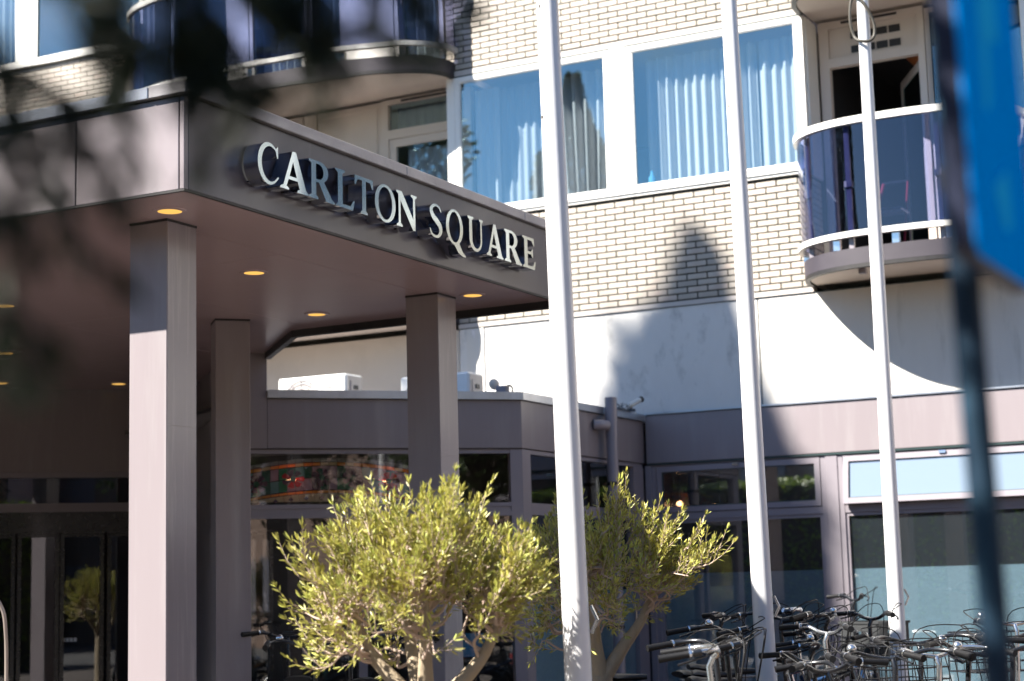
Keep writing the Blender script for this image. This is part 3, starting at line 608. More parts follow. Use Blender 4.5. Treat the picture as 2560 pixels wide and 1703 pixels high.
def letter(ch, y0, y1, z0, hgt):
    loops = GLY[ch]; xs_ = [p[0] for l in loops for p in l]; xa, xb = min(xs_), (1.0 if ch == 'Q' else max(xs_))
    cu = bpy.data.curves.new('letter', 'CURVE'); cu.dimensions = '2D'; cu.fill_mode = 'BOTH'; cu.extrude = .045; cu.offset = .0016; cu.bevel_depth = 0
    for l in loops:
        sp = cu.splines.new('POLY'); sp.points.add(len(l)-1); sp.use_cyclic_u = True
        for pt, (x, y) in zip(sp.points, l): pt.co = ((x-xa)/(xb-xa)*(y1-y0), y*hgt, 0, 1)
    tmp = bpy.data.objects.new('tmp', cu); COL.objects.link(tmp); dg = bpy.context.evaluated_depsgraph_get(); me = bpy.data.meshes.new_from_object(tmp.evaluated_get(dg))
    bpy.data.objects.remove(tmp); bpy.data.curves.remove(cu)
    me.materials.clear(); me.materials.append(MATS['steel_side']); me.materials.append(MATS['steel_face'])
    for v in me.vertices: x, y, z = v.co; v.co = (.061+z, y0+x-8.5, z0+y-3.66)
    for p in me.polygons:
        c = p.center; flat = all(abs(me.vertices[i].co.x-.106) < 1e-4 for i in p.vertices); p.material_index = 1 if flat else 0
    me.update()
    o = bpy.data.objects.new('letter', me); COL.objects.link(o); o.parent = sign; OFF[o.name] = OFF[sign.name]; o['label'] = 'metal letter '+ch
    st = MB()
    for yy in (y0+(y1-y0)*.3, y0+(y1-y0)*.62): st.tube([(CX+.0, yy, z0+hgt*.06), (CX+.018, yy, z0+hgt*.06)], .004, 6)
    st.build('standoff', 'black_trim', o)
for ch, a, q in (('C', 6.941, 7.119), ('A', 7.135, 7.385), ('R', 7.394, 7.633), ('L', 7.645, 7.83), ('T', 7.835, 8.022), ('O', 8.042, 8.26), ('N', 8.273, 8.496), ('S', 8.645, 8.79), ('Q', 8.839, 9.060), ('U', 9.107, 9.30), ('A', 9.345, 9.562), ('R', 9.586, 9.820), ('E', 9.838, 10.017)):
    letter(ch, a, q, 3.662, .205)

# ------------------------------------------------------------------ flagpoles
def flagpole(lo, hi, label, extra=False, marks=()):
    d = (hi-lo)/(hi.z-lo.z); base = lo+d*(G-lo.z); top = lo+d*(8.6-lo.z)
    t = thing('flagpole', label, 'flagpole', tuple(base), 'flagpoles in front of the hotel')
    n = 14; path = [base+(top-base)*i/n for i in range(n+1)]; rad = [.061-.0205*min(1, max(0, (p.z-.8)/6.5)) for p in path]
    k = MB(); k.tube(path, rad, 28); k.build('pole', 'pole', t, smooth=60)
    k = MB(); k.lathe(tuple(base), [(.0, .0), (.11, .0), (.11, .03), (.075, .05), (.0, .05)], 24); k.build('base_plate', 'silver', t)
    k = MB(); k.lathe(tuple(top), [(.0, 0), (.05, .0), (.055, .05), (.04, .09), (.0, .1)], 16); k.build('finial', 'silver', t, smooth=40)
    cl = lo+d*(1.45-lo.z); k = MB(); k.tube([cl+Vector((.06, .03, -.06)), cl+Vector((.085, .04, 0)), cl+Vector((.06, .03, .06))], .008, 6); k.build('cleat', 'silver', t)
    for z, sx in marks:
        p = lo+d*(z-lo.z); k = MB(); k.tube([p+Vector((-.0305+sx, -.048, -.006)), p+Vector((-.0305+sx, -.048, .008))], .0045, 5); k.build('chip', 'pole_mark', t)
    if extra:
        p = lo+d*(5.93-lo.z); q = p+Vector((-.03, -.02, 0)); k = MB()
        for i in range(7): k.torus(p+Vector((-.062, -.035, .42-i*.052)), (1, .3*(i % 2), 0) if i % 2 else (.2, 1, 0), .017, .0055, 10, 5)
        k.build('chain', 'black_metal', t)
        hoop = smoothpath([p+Vector(v) for v in ((-.062, -.045, .07), (-.085, -.05, -.02), (-.09, -.05, -.14), (-.07, -.04, -.25), (-.02, -.07, -.30), (.05, -.055, -.31), (.085, -.03, -.26), (.08, -.03, -.15), (.03, -.06, -.02), (-.03, -.06, .05), (-.062, -.045, .07))], 5)
        k = MB(); k.tube(hoop, .012, 8, False); k.build('counterweight_loop', 'flag_loop', t, smooth=60)
    return t
paint('rail_steel', (.42, .36, .32), .35, metal=.5)
paint('flag_loop', (.045, .04, .03), .55, var=.2, vscale=30)
flagpole(Vector((-3.313, 6.882, 1.193)), Vector((-3.391, 6.935, 4.292)), 'nearest white flagpole, in front of the canopy corner', marks=((4.25, .012), (3.72, .0), (5.3, .02), (2.9, .01)))
flagpole(Vector((-3.402, 9.539, 1.038)), Vector((-3.438, 9.521, 5.068)), 'middle white flagpole, in front of the wide curtained window', marks=((3.5, .012), (4.4, .01)))
flagpole(Vector((-3.490, 12.650, 0.890)), Vector((-3.452, 12.537, 5.967)), 'farthest white flagpole, with a dark chain and loop near its top', True)

# ------------------------------------------------------------------ blue road sign close to the camera
pb, pt = Vector((-0.499, 2.268, 1.465)), Vector((-0.513, 2.253, 2.365)); d = (pt-pb)/(pt.z-pb.z); base = pb+d*(G-pb.z); top = pb+d*(2.95-pb.z)
sg = thing('road_sign', 'blurred blue road sign on a dark post at the right edge', 'sign', tuple(base))
k = MB(); k.tube([base, pb, pt, top], .0195, 20); k.build('post', 'post_blue', sg, smooth=60)
def pm(a, b, c): return (-.452+a, 2.05+b-(c-2.29)*.10, c)      # a out of the plate, b along it, c up
pz0, pz1 = 1.985, 2.62; w0, w1, rr = 0., .36, .018
pl = [(w0+rr+rr*math.cos(R(a)), pz0+rr+rr*math.sin(R(a))) for a in (180, 210, 240, 270)]+[(w1-rr+rr*math.cos(R(a)), pz0+rr+rr*math.sin(R(a))) for a in (270, 300, 330, 360)]+[(w1-rr+rr*math.cos(R(a)), pz1-rr+rr*math.sin(R(a))) for a in (0, 30, 60, 90)]+[(w0+rr+rr*math.cos(R(a)), pz1-rr+rr*math.sin(R(a))) for a in (90, 120, 150, 180)]
n = len(pl)
k = MB(); k.add([pm(-.028, y, z) for y, z in pl]+[pm(.0, y, z) for y, z in pl], [tuple(range(n-1, -1, -1))]+[(i, (i+1) % n, n+(i+1) % n, n+i) for i in range(n)]); k.build('plate_rim', 'sign_back', sg)
k = MB(); k.add([pm(.0, y, z) for y, z in pl]+[pm(.003, y, z) for y, z in pl], [tuple(range(n, 2*n))]+[(i, (i+1) % n, n+(i+1) % n, n+i) for i in range(n)]); face = k.build('plate_face', 'sign_blue', sg)
for poly in ([(.10, 2.58), (.24, 2.58), (.23, 2.30), (.17, 2.29), (.15, 2.20), (.11, 2.18), (.115, 2.33)], [(.13, 2.09), (.22, 2.13), (.215, 2.05), (.17, 2.04)]):
    n = len(poly); k = MB(); k.add([pm(.0032, y, min(z, 2.60)) for y, z in poly]+[pm(.0042, y, min(z, 2.60)) for y, z in poly], [tuple(range(n, 2*n))]+[(i, (i+1) % n, n+(i+1) % n, n+i) for i in range(n)]); k.build('pale_mark', 'sign_pale', face)  # flat shapes in a paler blue than the plate
for z in (2.12, 2.52):
    k = MB(); q = pb+d*(z-pb.z); k.tube([q-d*.014, q+d*.014], .0245, 16); k.box(q.x-.01, -.4805, q.y-.02, q.y+.02, z-.012, z+.012); k.build('clamp', 'black_metal', sg)

# ------------------------------------------------------------------ roof-top and wall-mounted things
def ac_unit(x0, x1, yf, zt, label):
    t = thing('air_conditioner', label, 'air conditioner', ((x0+x1)/2, yf+.15, 3.13), 'outdoor units on the bay roof')
    z0 = zt-.54; k = MB(); k.cbox(x0, x1, yf, yf+.30, z0, zt, .018); body = k.build('casing', 'ac_white', t, smooth=30)
    k = MB(); k.box(x1+.0005, x1+.004, yf+.02, yf+.28, z0+.02, zt-.02); sp = k.build('side_panel', 'ac_side', t)
    k = MB(); k.box(x1+.0045, x1+.012, yf+.13, yf+.20, zt-.15, zt-.11); k.build('hand_grip', 'plastic_black', sp)
    k = MB(); k.box(x1+.0045, x1+.010, yf+.06, yf+.085, zt-.5, zt-.07); k.build('service_cover', 'grey_frame', sp)
    cx, cz = x0+(x1-x0)*.35, z0+.27; fg = MB()
    for r in (.05, .10, .15, .20, .235): fg.torus((cx, yf-.012, cz), (0, 1, 0), r, .004, 28, 4)
    for i in range(12):
        a = math.pi*i/6; fg.tube([(cx+.03*math.cos(a), yf-.012, cz+.03*math.sin(a)), (cx+.235*math.cos(a), yf-.012, cz+.235*math.sin(a))], .003, 4)
    fg.build('fan_guard', 'grey_frame', t)
    k = MB(); k.lathe((cx, yf-.003, cz), [(0, 0), (.232, 0), (.232, .002), (0, .002)], 28, (0, 1, 0)); k.build('fan_opening', 'ac_side', t)
    k = MB(); k.box(x1-.30, x1-.17, yf-.002, yf-.0005, zt-.135, zt-.122); k.box(x1-.245, x1-.235, yf-.002, yf-.0005, zt-.20, zt-.17); k.build('marking', 'red_print', t)
    k = MB()
    for x in (x0+.1, x1-.16): k.box(x, x+.06, yf-.01, yf+.31, 3.131, z0-.0005)
    k.build('foot', 'black_metal', t)
ac_unit(-10.12, -9.30, 14.25, 3.735, 'white outdoor air-conditioning unit on the left, with its fan half showing')
ac_unit(-8.68, -7.92, 14.25, 3.64, 'white outdoor air-conditioning unit partly behind the rear column')
t = thing('satellite_receiver', 'small dish receiver with a grey box on the bay roof', 'antenna', (-7.63, 14.3, 3.13))
k = MB(); k.tube([(-7.63, 14.3, 3.131), (-7.63, 14.3, 3.46)], .012, 8); k.build('mast', 'grey_frame', t)
k = MB(); k.lathe((-7.655, 14.28, 3.50), [(0, .01), (.03, .004), (.055, -.012), (.055, -.016), (0, -.002)], 18, (.8, -.6, .1)); k.build('dish', 'plaster_beige', t, smooth=50)
k = MB(); k.cbox(-7.625, -7.52, 14.24, 14.33, 3.40, 3.475, .008); k.build('receiver_box', 'grey_frame', t)
k = MB(); k.torus((-7.505, 14.28, 3.43), (.2, 1, 0), .045, .01, 14, 6); k.build('cable_loop', 'black_metal', t)
# downpipe on the bay flank
t = thing('downpipe', 'round taupe rainwater downpipe standing free in front of the bay flank', 'pipe', (BX+.10, 14.52, G))
k = MB(); k.tube([(BX+.10, 14.52, G), (BX+.10, 14.52, 2.93)], .054, 20); k.tube([(BX+.10, 14.52, 2.9302), (BX+.10, 14.52, 3.31)], .058, 20); k.build('pipe', 'grey_frame', t, smooth=60)
k = MB(); k.tube([(BX+.004, 14.33, 3.05), (BX+.05, 14.36, 3.05), (BX+.09, 14.45, 3.05)], [.05, .05, .046], 16); k.build('inlet_elbow', 'grey_frame', t, smooth=60)
for z in (1.2, 2.5): k = MB(); k.lathe((BX+.10, 14.52, z), [(.0545, 0), (.062, 0), (.062, .03), (.0545, .03)], 18); k.box(BX+.004, BX+.05, 14.50, 14.54, z+.005, z+.025); k.build('pipe_clip', 'black_metal', t)
# security camera
t = thing('security_camera', 'small pale security camera on the bay coping by the white wall', 'camera', (BX+.05, 15.1, 3.22))
k = MB(); k.tube([(BX+.05, 15.1, 3.228), (BX+.05, 15.1, 3.29)], .014, 8); k.lathe((BX+.05, 15.1, 3.228), [(0, 0), (.045, 0), (.04, .025), (0, .03)], 14); k.build('bracket', 'black_metal', t)
k = MB(); k.tube([(BX+.03, 15.06, 3.275), (BX+.10, 15.20, 3.345)], .026, 12); k.build('camera_body', 'cctv', t, smooth=50)
k = MB(); k.tube([(BX+.102, 15.204, 3.346), (BX+.112, 15.224, 3.356)], .03, 12); k.build('hood', 'plastic_black', t)
t = thing('bird_spikes', 'dark spiky bird deterrent strip on the bay coping', 'spikes', (BX+.05, 14.85, 3.228))
k = MB(); k.box(BX+.03, BX+.06, 14.66, 15.04, 3.2285, 3.24); k.build('strip', 'black_metal', t)
k = MB(); rr_ = random.Random(5)
for i in range(26):
    y = 14.66+i*.0148; k.tube([(BX+.045, y, 3.2405), (BX+.045+rr_.uniform(-.05, .05), y+rr_.uniform(-.03, .03), 3.275+rr_.uniform(0, .03))], .0025, 4)
k.build('spike', 'black_metal', t)

# ------------------------------------------------------------------ curtains and things seen through the glass
def curtain(label, x0, x1, z0, z1, y, mat='curtain', fold=.105, amp=.032, seed=1, M=None, flare=0., grp='curtains behind the hotel windows'):
    rr = random.Random(seed); n = int((x1-x0)/fold*8)+1; ph = rr.random()*6; pts = []; nz_ = 5
    for j in range(nz_):
        z = z1+(z0-z1)*j/(nz_-1)
        for i in range(n):
            x = x0+(x1-x0)*i/(n-1); a = 2*math.pi*(x-x0)/fold+ph+.8*math.sin((x-x0)*3.1+seed)
            yy = y+amp*math.sin(a)*(1+.25*math.sin(x*7+seed))+.01*math.sin(x*19)
            xx = x+flare*(j/(nz_-1))*((x-x0)/(x1-x0)-.5)
            pts.append((xx, yy, z))
    f = [(j*n+i, j*n+i+1, (j+1)*n+i+1, (j+1)*n+i) for j in range(nz_-1) for i in range(n-1)]
    k = MB(); k.add(pts, f, M); k.add([(a, b+.003, c) for a, b, c in pts], [q[::-1] for q in f], M)
    o = k.build('curtain', mat, smooth=80); tag(o, label, 'curtain', grp); return o
curtain('sheer curtain along the left of the first-floor window', -8.62, -8.33, 5.50, 6.88, YF+.30, 'curtain', .09, .02, 2)
curtain('grey sheer curtain across the middle of the left first-floor window', -8.45, -7.30, 5.50, 6.88, YF+.36, 'net_curtain', .10, .022, 5)
curtain('darker gathered curtain at the right of the left first-floor window', -7.62, -6.95, 5.50, 6.88, YF+.30, 'curtain', .135, .045, 9, flare=-.12)
curtain('bright white pleated curtain in the wide first-floor window', -6.62, -5.42, 5.50, 6.86, YF+.24, 'curtain', .098, .030, 3)
curtain('white pleated curtain at the right end of the wide first-floor window', -5.40, -5.03, 5.50, 6.86, YF+.24, 'curtain', .10, .030, 4)
curtain('white curtain in the side light of the right balcony', -3.74, -3.44, 4.64, 6.9, YB+.16, 'curtain', .09, .028, 6)
curtain('pale curtain at the far upper left window', -16.6, -14.95, 8.18, 9.55, YF+.25, 'net_curtain', .12, .03, 7)
curtain('grey sheer curtain in the upper left window over the bricks', -13.9, -12.98, 8.18, 9.55, YF+.30, 'net_curtain', .11, .03, 8)
curtain('bright curtain in the second-floor balcony window next to the bricks', -9.60, -9.12, 7.3, 9.5, YB+.15, 'curtain', .11, .03, 10)
curtain('sheer curtain behind the second-floor balcony glass', -11.6, -10.4, 7.3, 9.5, YB+.18, 'net_curtain', .11, .03, 11)
curtain('pale sheer curtain behind the first-floor balcony door', -9.62, -8.92, 4.66, 6.42, YB+.14, 'curtain', .12, .02, 12)
curtain('net curtain behind the balcony door transom', -9.74, -8.84, 6.64, 6.90, YB+.12, 'drape_dark', .12, .015, 13)
# pendant lamps in the room behind the right balcony
for lx, ly, lz, rr_, lab in ((-4.14, 17.1, 6.72, .20, 'orange pendant lampshade seen through the open balcony door'), (-3.80, 18.0, 6.35, .17, 'lower orange pendant lampshade deep in the balcony room')):
    t = thing('pendant_lamp', lab, 'lamp', (lx, ly, lz))
    k = MB(); k.lathe((lx, ly, lz), [(.02, -.02), (rr_, .19), (rr_-.006, .192), (.014, -.012)], 22); k.build('lamp_shade', 'lamp_orange', t, smooth=50)
    k = MB(); k.tube([(lx, ly, lz), (lx, ly, 6.99)], .005, 5); k.build('cord', 'black_metal', t)
t = thing('red_chair', 'red chair behind the tinted balcony glass', 'chair', (-4.05, 15.25, 4.5))
k = MB(); k.tube(smoothpath([(-4.26, 15.3, 4.52), (-4.2, 15.28, 4.85), (-4.10, 15.26, 5.15)], 4), .016, 8); k.tube(smoothpath([(-3.96, 15.3, 4.52), (-3.92, 15.28, 4.85), (-3.88, 15.26, 5.15)], 4), .010, 8); k.build('frame', 'red_cloth', t)
k = MB(); k.cbox(-4.2, -3.9, 15.05, 15.34, 4.86, 4.885, .008); k.build('seat', 'black_metal', t)
k = MB(); k.cbox(-4.12, -3.88, 15.27, 15.285, 5.14, 5.17, .006); k.build('backrest', 'black_metal', t)
t = thing('bottle', 'small clear bottle on the sill inside the wide first-floor window', 'bottle', (-6.53, YF+.12, 5.52))
k = MB(); k.lathe((-6.53, YF+.12, 5.52), [(0, 0), (.035, 0), (.037, .09), (.015, .12), (.014, .16), (0, .16)], 14); k.build('bottle_body', 'shade_blue', t, smooth=40)
# table lamp in the dining room
t = thing('table_lamp', 'table lamp with a pleated blue shade behind the bay window', 'lamp', tuple(bay(.36, -.45, G)))
cx_, cy_, _ = bay(.36, -.45, 0)
k = MB(); k.lathe((cx_, cy_, 1.03), [(.165, 0), (.11, .19), (.106, .19), (.16, 0)], 40); k.build('lamp_shade', 'shade_blue', t)
k = MB(); k.lathe((cx_, cy_, .70), [(0, 0), (.08, 0), (.08, .02), (.015, .05), (.02, .2), (.012, .33), (0, .33)], 16); k.build('lamp_base', 'black_metal', t, smooth=40)
k = MB(); k.lathe((cx_, cy_, G+.02), [(0, 0), (.25, 0), (.25, .02), (.04, .04), (.04, .54), (.3, .55), (.3, .58), (0, .58)], 20); tb = k.build('side_table', 'floor_inside', None); tag(tb, 'dark round side table under the blue lamp', 'table')
# stained-glass panel hung behind the transom of the bay
for nme, c_, tr_ in (('sg_amber', (.75, .33, .03), .5), ('sg_red', (.92, .008, .012), .6), ('sg_green', (.03, .22, .10), .5), ('sg_pink', (.40, .24, .27), .4), ('sg_cream', (.62, .50, .28), .45), ('sg_teal', (.16, .30, .28), .4), ('sg_leaf', (.02, .10, .05), .4), ('sg_plum', (.11, .025, .05), .3), ('sg_grey', (.28, .26, .25), .3)):
    paint(nme, c_, .25, var=.15, vscale=25, bump=.2, bscale=40, transl=tr_, coat=.3)
sgp = thing('stained_glass_panel', 'leaded stained-glass panel with red flowers hung behind the bay transom', 'stained glass', tuple(bay(1.6, -.16, 2.3)))
rs = random.Random(12); SA, SB = .86, 2.38
def zarc(s, base): t = (s-(SA+SB)/2)/((SB-SA)/2); return base-.085*t*t
def piece(pts, mat, inset=.002, nm='glass_piece'):
    cx_ = sum(p[0] for p in pts)/len(pts); cz_ = sum(p[1] for p in pts)/len(pts); q = []
    for x, z in pts:
        dx, dz = cx_-x, cz_-z; l = math.hypot(dx, dz) or 1; q.append((x+dx/l*inset, z+dz/l*inset))
    n = len(q); k = MB(); dd = rs.uniform(-.004, .004)
    k.add([bay(x, -.158+dd*.3, z) for x, z in q]+[bay(x, -.163+dd*.3, z) for x, z in q], [tuple(range(n)), tuple(range(2*n-1, n-1, -1))]+[(i, n+i, n+(i+1) % n, (i+1) % n) for i in range(n)])
    k.build(nm, mat, sgp)
N = 22; ds = (SB-SA)/N
for i in range(N):
    a, q = SA+i*ds, SA+(i+1)*ds
    piece([(a, zarc(a, 2.655)), (q, zarc(q, 2.655)), (q, zarc(q, 2.628)), (a, zarc(a, 2.628))], 'sg_amber' if rs.random() < .75 else 'sg_cream')
    piece([(a, zarc(a, 2.425)), (q, zarc(q, 2.425)), (q, zarc(q, 2.404)), (a, zarc(a, 2.404))], 'sg_amber')
    piece([(a, zarc(a, 2.69)), (q, zarc(q, 2.69)), (q, zarc(q, 2.658)), (a, zarc(a, 2.658))], 'sg_grey')
    piece([(a, zarc(a, 2.625)), (q, zarc(q, 2.625)), (q, zarc(q, 2.53)), (a+ds*rs.uniform(-.2, .2), zarc(a, 2.53))], rs.choice(['sg_pink', 'sg_pink', 'sg_teal', 'sg_leaf', 'sg_green']))
    piece([(a, zarc(a, 2.527)), (q, zarc(q, 2.527)), (q, zarc(q, 2.43)), (a, zarc(a, 2.43))], rs.choice(['sg_pink', 'sg_teal', 'sg_leaf', 'sg_green', 'sg_plum']))
for i in range(12):
    a, q = SA+i*ds*N/12, SA+(i+1)*ds*N/12; m_ = (a+q)/2
    piece([(a, zarc(a, 2.40)), (m_, zarc(m_, 2.40)), (m_-.012, 2.33), (a-.012, 2.33)], 'sg_cream'); piece([(m_, zarc(m_, 2.40)), (q, zarc(q, 2.40)), (q-.012, 2.33), (m_-.012, 2.33)], 'sg_cream')
    zc_ = zarc(m_, 2.365); k = MB(); k.prism([(m_-.022, zc_), (m_, zc_-.018), (m_+.022, zc_), (m_, zc_+.018)], -.156, -.150, lambda x, z, y: bay(x, y, z)); k.build('glass_piece', 'sg_plum', sgp)
for fs, mats_ in ((1.12, ('sg_red', 'sg_red')), (1.42, ('sg_plum', 'sg_plum')), (1.68, ('sg_plum', 'sg_leaf')), (1.92, ('sg_red', 'sg_red')), (2.22, ('sg_plum', 'sg_plum'))):
    fz = zarc(fs, 2.53); n = 7
    for i in range(n):
        a = 2*math.pi*i/n; aa = a+2*math.pi/n*.94; r1_ = .088
        k = MB(); po = [(fs+.026*math.cos(a), fz+.026*math.sin(a)), (fs+r1_*math.cos(a+.1), fz+r1_*.82*math.sin(a+.1)), (fs+r1_*1.07*math.cos((a+aa)/2), fz+r1_*.88*math.sin((a+aa)/2)), (fs+r1_*math.cos(aa-.1), fz+r1_*.82*math.sin(aa-.1)), (fs+.026*math.cos(aa), fz+.026*math.sin(aa))]
        k.prism(po, -.152, -.146, lambda x, z, y: bay(x, y, z)); k.build('glass_piece', mats_[i % 2] if rs.random() < .8 else 'sg_plum', sgp)
    k = MB(); k.prism([(fs+.024*math.cos(2*math.pi*i/8), fz+.024*math.sin(2*math.pi*i/8)) for i in range(8)], -.150, -.143, lambda x, z, y: bay(x, y, z)); k.build('glass_piece', 'sg_leaf', sgp)
for bs, lab in ((1.915, 'added unseen bulb that makes the left red stained-glass flower glow from behind'), (1.115, 'added unseen bulb that makes the right red stained-glass flower glow from behind')):
    lx, ly, lz = bay(bs, -.245, zarc(bs, 2.535)); t = thing('added_bulb', lab, 'lamp', (lx, ly, lz), 'added bulbs behind the stained glass')
    k = MB(); k.lathe((lx, ly, lz), [(0, -.04), (.022, -.034), (.038, 0), (.022, .034), (0, .04)], 14); k.build('bulb', 'bulb_glow', t, smooth=80)  # unseen bulb, added so the red petals glow from behind
    k = MB(); k.tube([(lx, ly, lz+.041), (lx, ly, 3.09)], .006, 6); k.build('cord', 'black_metal', t)
# hoop rail at the entrance
t = thing('hoop_rail', 'thin hooped steel rail beside the entrance doors', 'rail', (-6.6, 7.0, G))
a_, b_ = Vector((-7.051, 7.329, 1.156)), Vector((-7.121, 7.220, 1.606))
k = MB(); k.tube(smoothpath([Vector((a_.x, a_.y, G)), a_, Vector((-7.029, 7.290, 1.471)), Vector((-7.042, 7.267, 1.570)), Vector((-7.069, 7.246, 1.615)), Vector((-7.119, 7.217, 1.628)), Vector((-7.160, 7.199, 1.607)), Vector((-7.192, 7.197, 1.520)), Vector((Vector((-7.227, 7.235, 1.168)).x, Vector((-7.227, 7.235, 1.168)).y, G))], 6), .011, 10); k.build('hoop', 'rail_steel', t, smooth=60)
# ------------------------------------------------------------------ olive trees
def rvec(r): return Vector((r.gauss(0, 1), r.gauss(0, 1), r.gauss(0, 1))).normalized()
def add_leaf(k, p, d, n, L, W, fold=.25):
    """narrow pointed leaf folded along its midrib"""
    d = d.normalized(); s = d.cross(n); s = s.normalized() if s.length > 1e-4 else d.orthogonal().normalized(); nn = s.cross(d)
    i = len(k.v); m1, m2 = p+d*L*.38, p+d*L*.72
    k.v += [tuple(p), tuple(m1+s*W/2+nn*W*fold), tuple(m2+s*W*.38+nn*W*fold*.7), tuple(p+d*L), tuple(m2-s*W*.38+nn*W*fold*.7), tuple(m1-s*W/2+nn*W*fold)]
    k.f += [(i, i+1, i+2, i+3), (i, i+3, i+4, i+5)]
def olive(label, loc, seed, cz, rx, ry, rz, fork, lean, ntw, tall=(), limbs=None, low=-.55):
    r = random.Random(seed); t = thing('olive_tree', label, 'tree', loc, 'olive trees between the flagpoles')
    O = Vector(loc); tk = MB(); bw = MB(); lf = MB(); Fk = O+Vector((lean[0], lean[1], fork))
    tk.tube(smoothpath([O, O+Vector((lean[0]*.2+.015, lean[1]*.3, fork*.35)), O+Vector((lean[0]*.7-.01, lean[1]*.6, fork*.75)), Fk], 4), [.074-.02*i/12 for i in range(13)], 12)
    limbs = limbs or [(.0, .5), (1.9, .45), (3.4, .55), (4.9, .4)]
    lp = []
    for a, ln in limbs:
        e = Vector((math.cos(a)*ln*rx*1.15, math.sin(a)*ln*ry*1.15, cz-fork-.02+r.uniform(-.05, .12)))
        pth = smoothpath([Fk-Vector((0, 0, .02)), Fk+Vector((e.x*.35+r.uniform(-.02, .02), e.y*.35, e.z*.28)), Fk+Vector((e.x*.75, e.y*.75, e.z*.6)), Fk+e], 5)
        n = len(pth); tk.tube(pth, [.046*(1-i/n*.76) for i in range(n)], 9); lp.append(pth)
    C = O+Vector((0, 0, cz)); targets = []
    clumps = [rvec(r)*(.55+.4*r.random()) for _ in range(24)]
    while len(targets) < ntw:
        v = r.choice(clumps)+rvec(r)*abs(r.gauss(0, .24)) if r.random() < .6 else rvec(r)*r.random()**.45
        if v.length > 1.05: v = v.normalized()*1.05
        if v.z < low or (v.z < -.2 and math.hypot(v.x, v.y) < .62): continue
        v = Vector((v.x*rx*(1+.22*math.sin(3*math.atan2(v.y, v.x)+seed)), v.y*ry, v.z*rz*(1+.25*math.sin(5*v.x+seed*2)))); targets.append(C+v)
    for (x, y, z) in tall:
        for _ in range(5): targets.append(C+Vector((x+r.uniform(-.05, .05), y+r.uniform(-.08, .08), z-r.uniform(0, .16))))
    for T in targets:
        P0 = min((q for l in lp for q in l[4:]), key=lambda q: (q-T).length+r.uniform(0, .14)+max(0, q.z-T.z)*.6); D = T-P0
        pth = smoothpath([P0, P0+D*.4+rvec(r)*.05, P0+D*.75+Vector((0, 0, .02))+rvec(r)*.03, T], 4); n = len(pth)
        bw.tube(pth, [.0075*(1-i/n)+.0016 for i in range(n)], 5, False)
        for q in range(7):
            s = pth[min(n-1, int(n*(.42+.58*(q+r.random())/7)))]; out_ = (s-C); out_.z *= .4
            hi_ = (s.z-C.z)/rz; d = (out_.normalized()*.55+Vector((0, 0, .55+.5*hi_))+rvec(r)*.62).normalized(); L = r.uniform(.06, .15)*(1.3 if q == 6 else 1)*(1+.45*max(0, hi_))
            cur = d.copy(); p = s.copy(); steps = int(L/.0135); line = [p.copy()]; side = rvec(r).cross(d).normalized()
            for e in range(steps):
                cur = (cur+Vector((0, 0, .05))+rvec(r)*.07).normalized(); p = p+cur*.0135; line.append(p.copy())
                if e % 2 == 0:
                    side = (cur.cross(side) if r.random() < .8 else rvec(r)).normalized()
                    for sg_ in (1, -1):
                        if r.random() < .12: continue
                        ld = (cur*.78+side*sg_*.62+rvec(r)*.22).normalized(); add_leaf(lf, p, ld, rvec(r)+Vector((0, 0, .7)), r.uniform(.026, .047), r.uniform(.006, .0095))
            if len(line) > 2: bw.tube([line[0], line[len(line)//2], line[-1]], [.0019, .0015, .0008], 4, False)
            for _ in range(3): add_leaf(lf, p, (cur+rvec(r)*.35).normalized(), rvec(r), r.uniform(.032, .05), .0095)
    tk.build('trunk', 'bark', t, smooth=50); br = bw.build('branches', 'twig', t, kind='stuff'); lf.build('crown', 'olive_leaf', t, kind='stuff')
    return t
olive('nearer olive tree with a broad bright crown, in front of the rear column', (-3.735, 6.24, G), 21, 1.46, .54, .44, .34, .96, (.03, .0), 185,
      tall=((.10, 0, .36), (.20, 0, .32), (-.22, 0, .18), (-.48, 0, .02), (.42, 0, .10)), limbs=[(.45, .56), (2.4, .36), (3.5, .50), (5.2, .30)], low=-.85)
olive('farther olive tree, half hidden behind the nearest flagpole', (-3.95, 8.50, G), 33, 1.50, .52, .42, .33, 1.02, (.0, .0), 140,
      tall=((.14, .0, .42), (.26, .05, .26), (-.25, 0, .28), (.34, .1, .10)), limbs=[(.6, .54), (2.6, .42), (3.6, .46), (4.8, .30)], low=-.85)

# ------------------------------------------------------------------ street tree whose hanging twigs cross the view
tr = thing('street_tree', 'blurred dark street tree whose twigs hang into the upper left corner', 'tree', (-2.3, -.5, G))
tk = MB(); tk.tube(smoothpath([(-2.3, -.5, G), (-2.26, -.45, 1.2), (-2.2, -.35, 2.4), (-2.0, -.1, 3.6)], 5), [.13-.06*i/15 for i in range(16)], 12)
for e in ((-.9, .6, 3.2), (-1.3, -1.2, 3.9), (-3.2, .2, 4.0), (-.3, .5, 3.6), (-1.6, 1.0, 3.0)):
    tk.tube(smoothpath([(-2.15, -.28, 2.7), Vector((-2.1, -.2, 2.9)).lerp(Vector(e), .5)+Vector((0, 0, .2)), e], 5), [.05-.036*i/10 for i in range(11)], 8)
rt_ = random.Random(77); lf = MB(); tw = MB()
def leaf_fg(p, d, L):
    add_leaf(lf, p, d, rvec(rt_)+Vector((.3, -.6, .3)), L, L*rt_.uniform(.22, .30), .12)
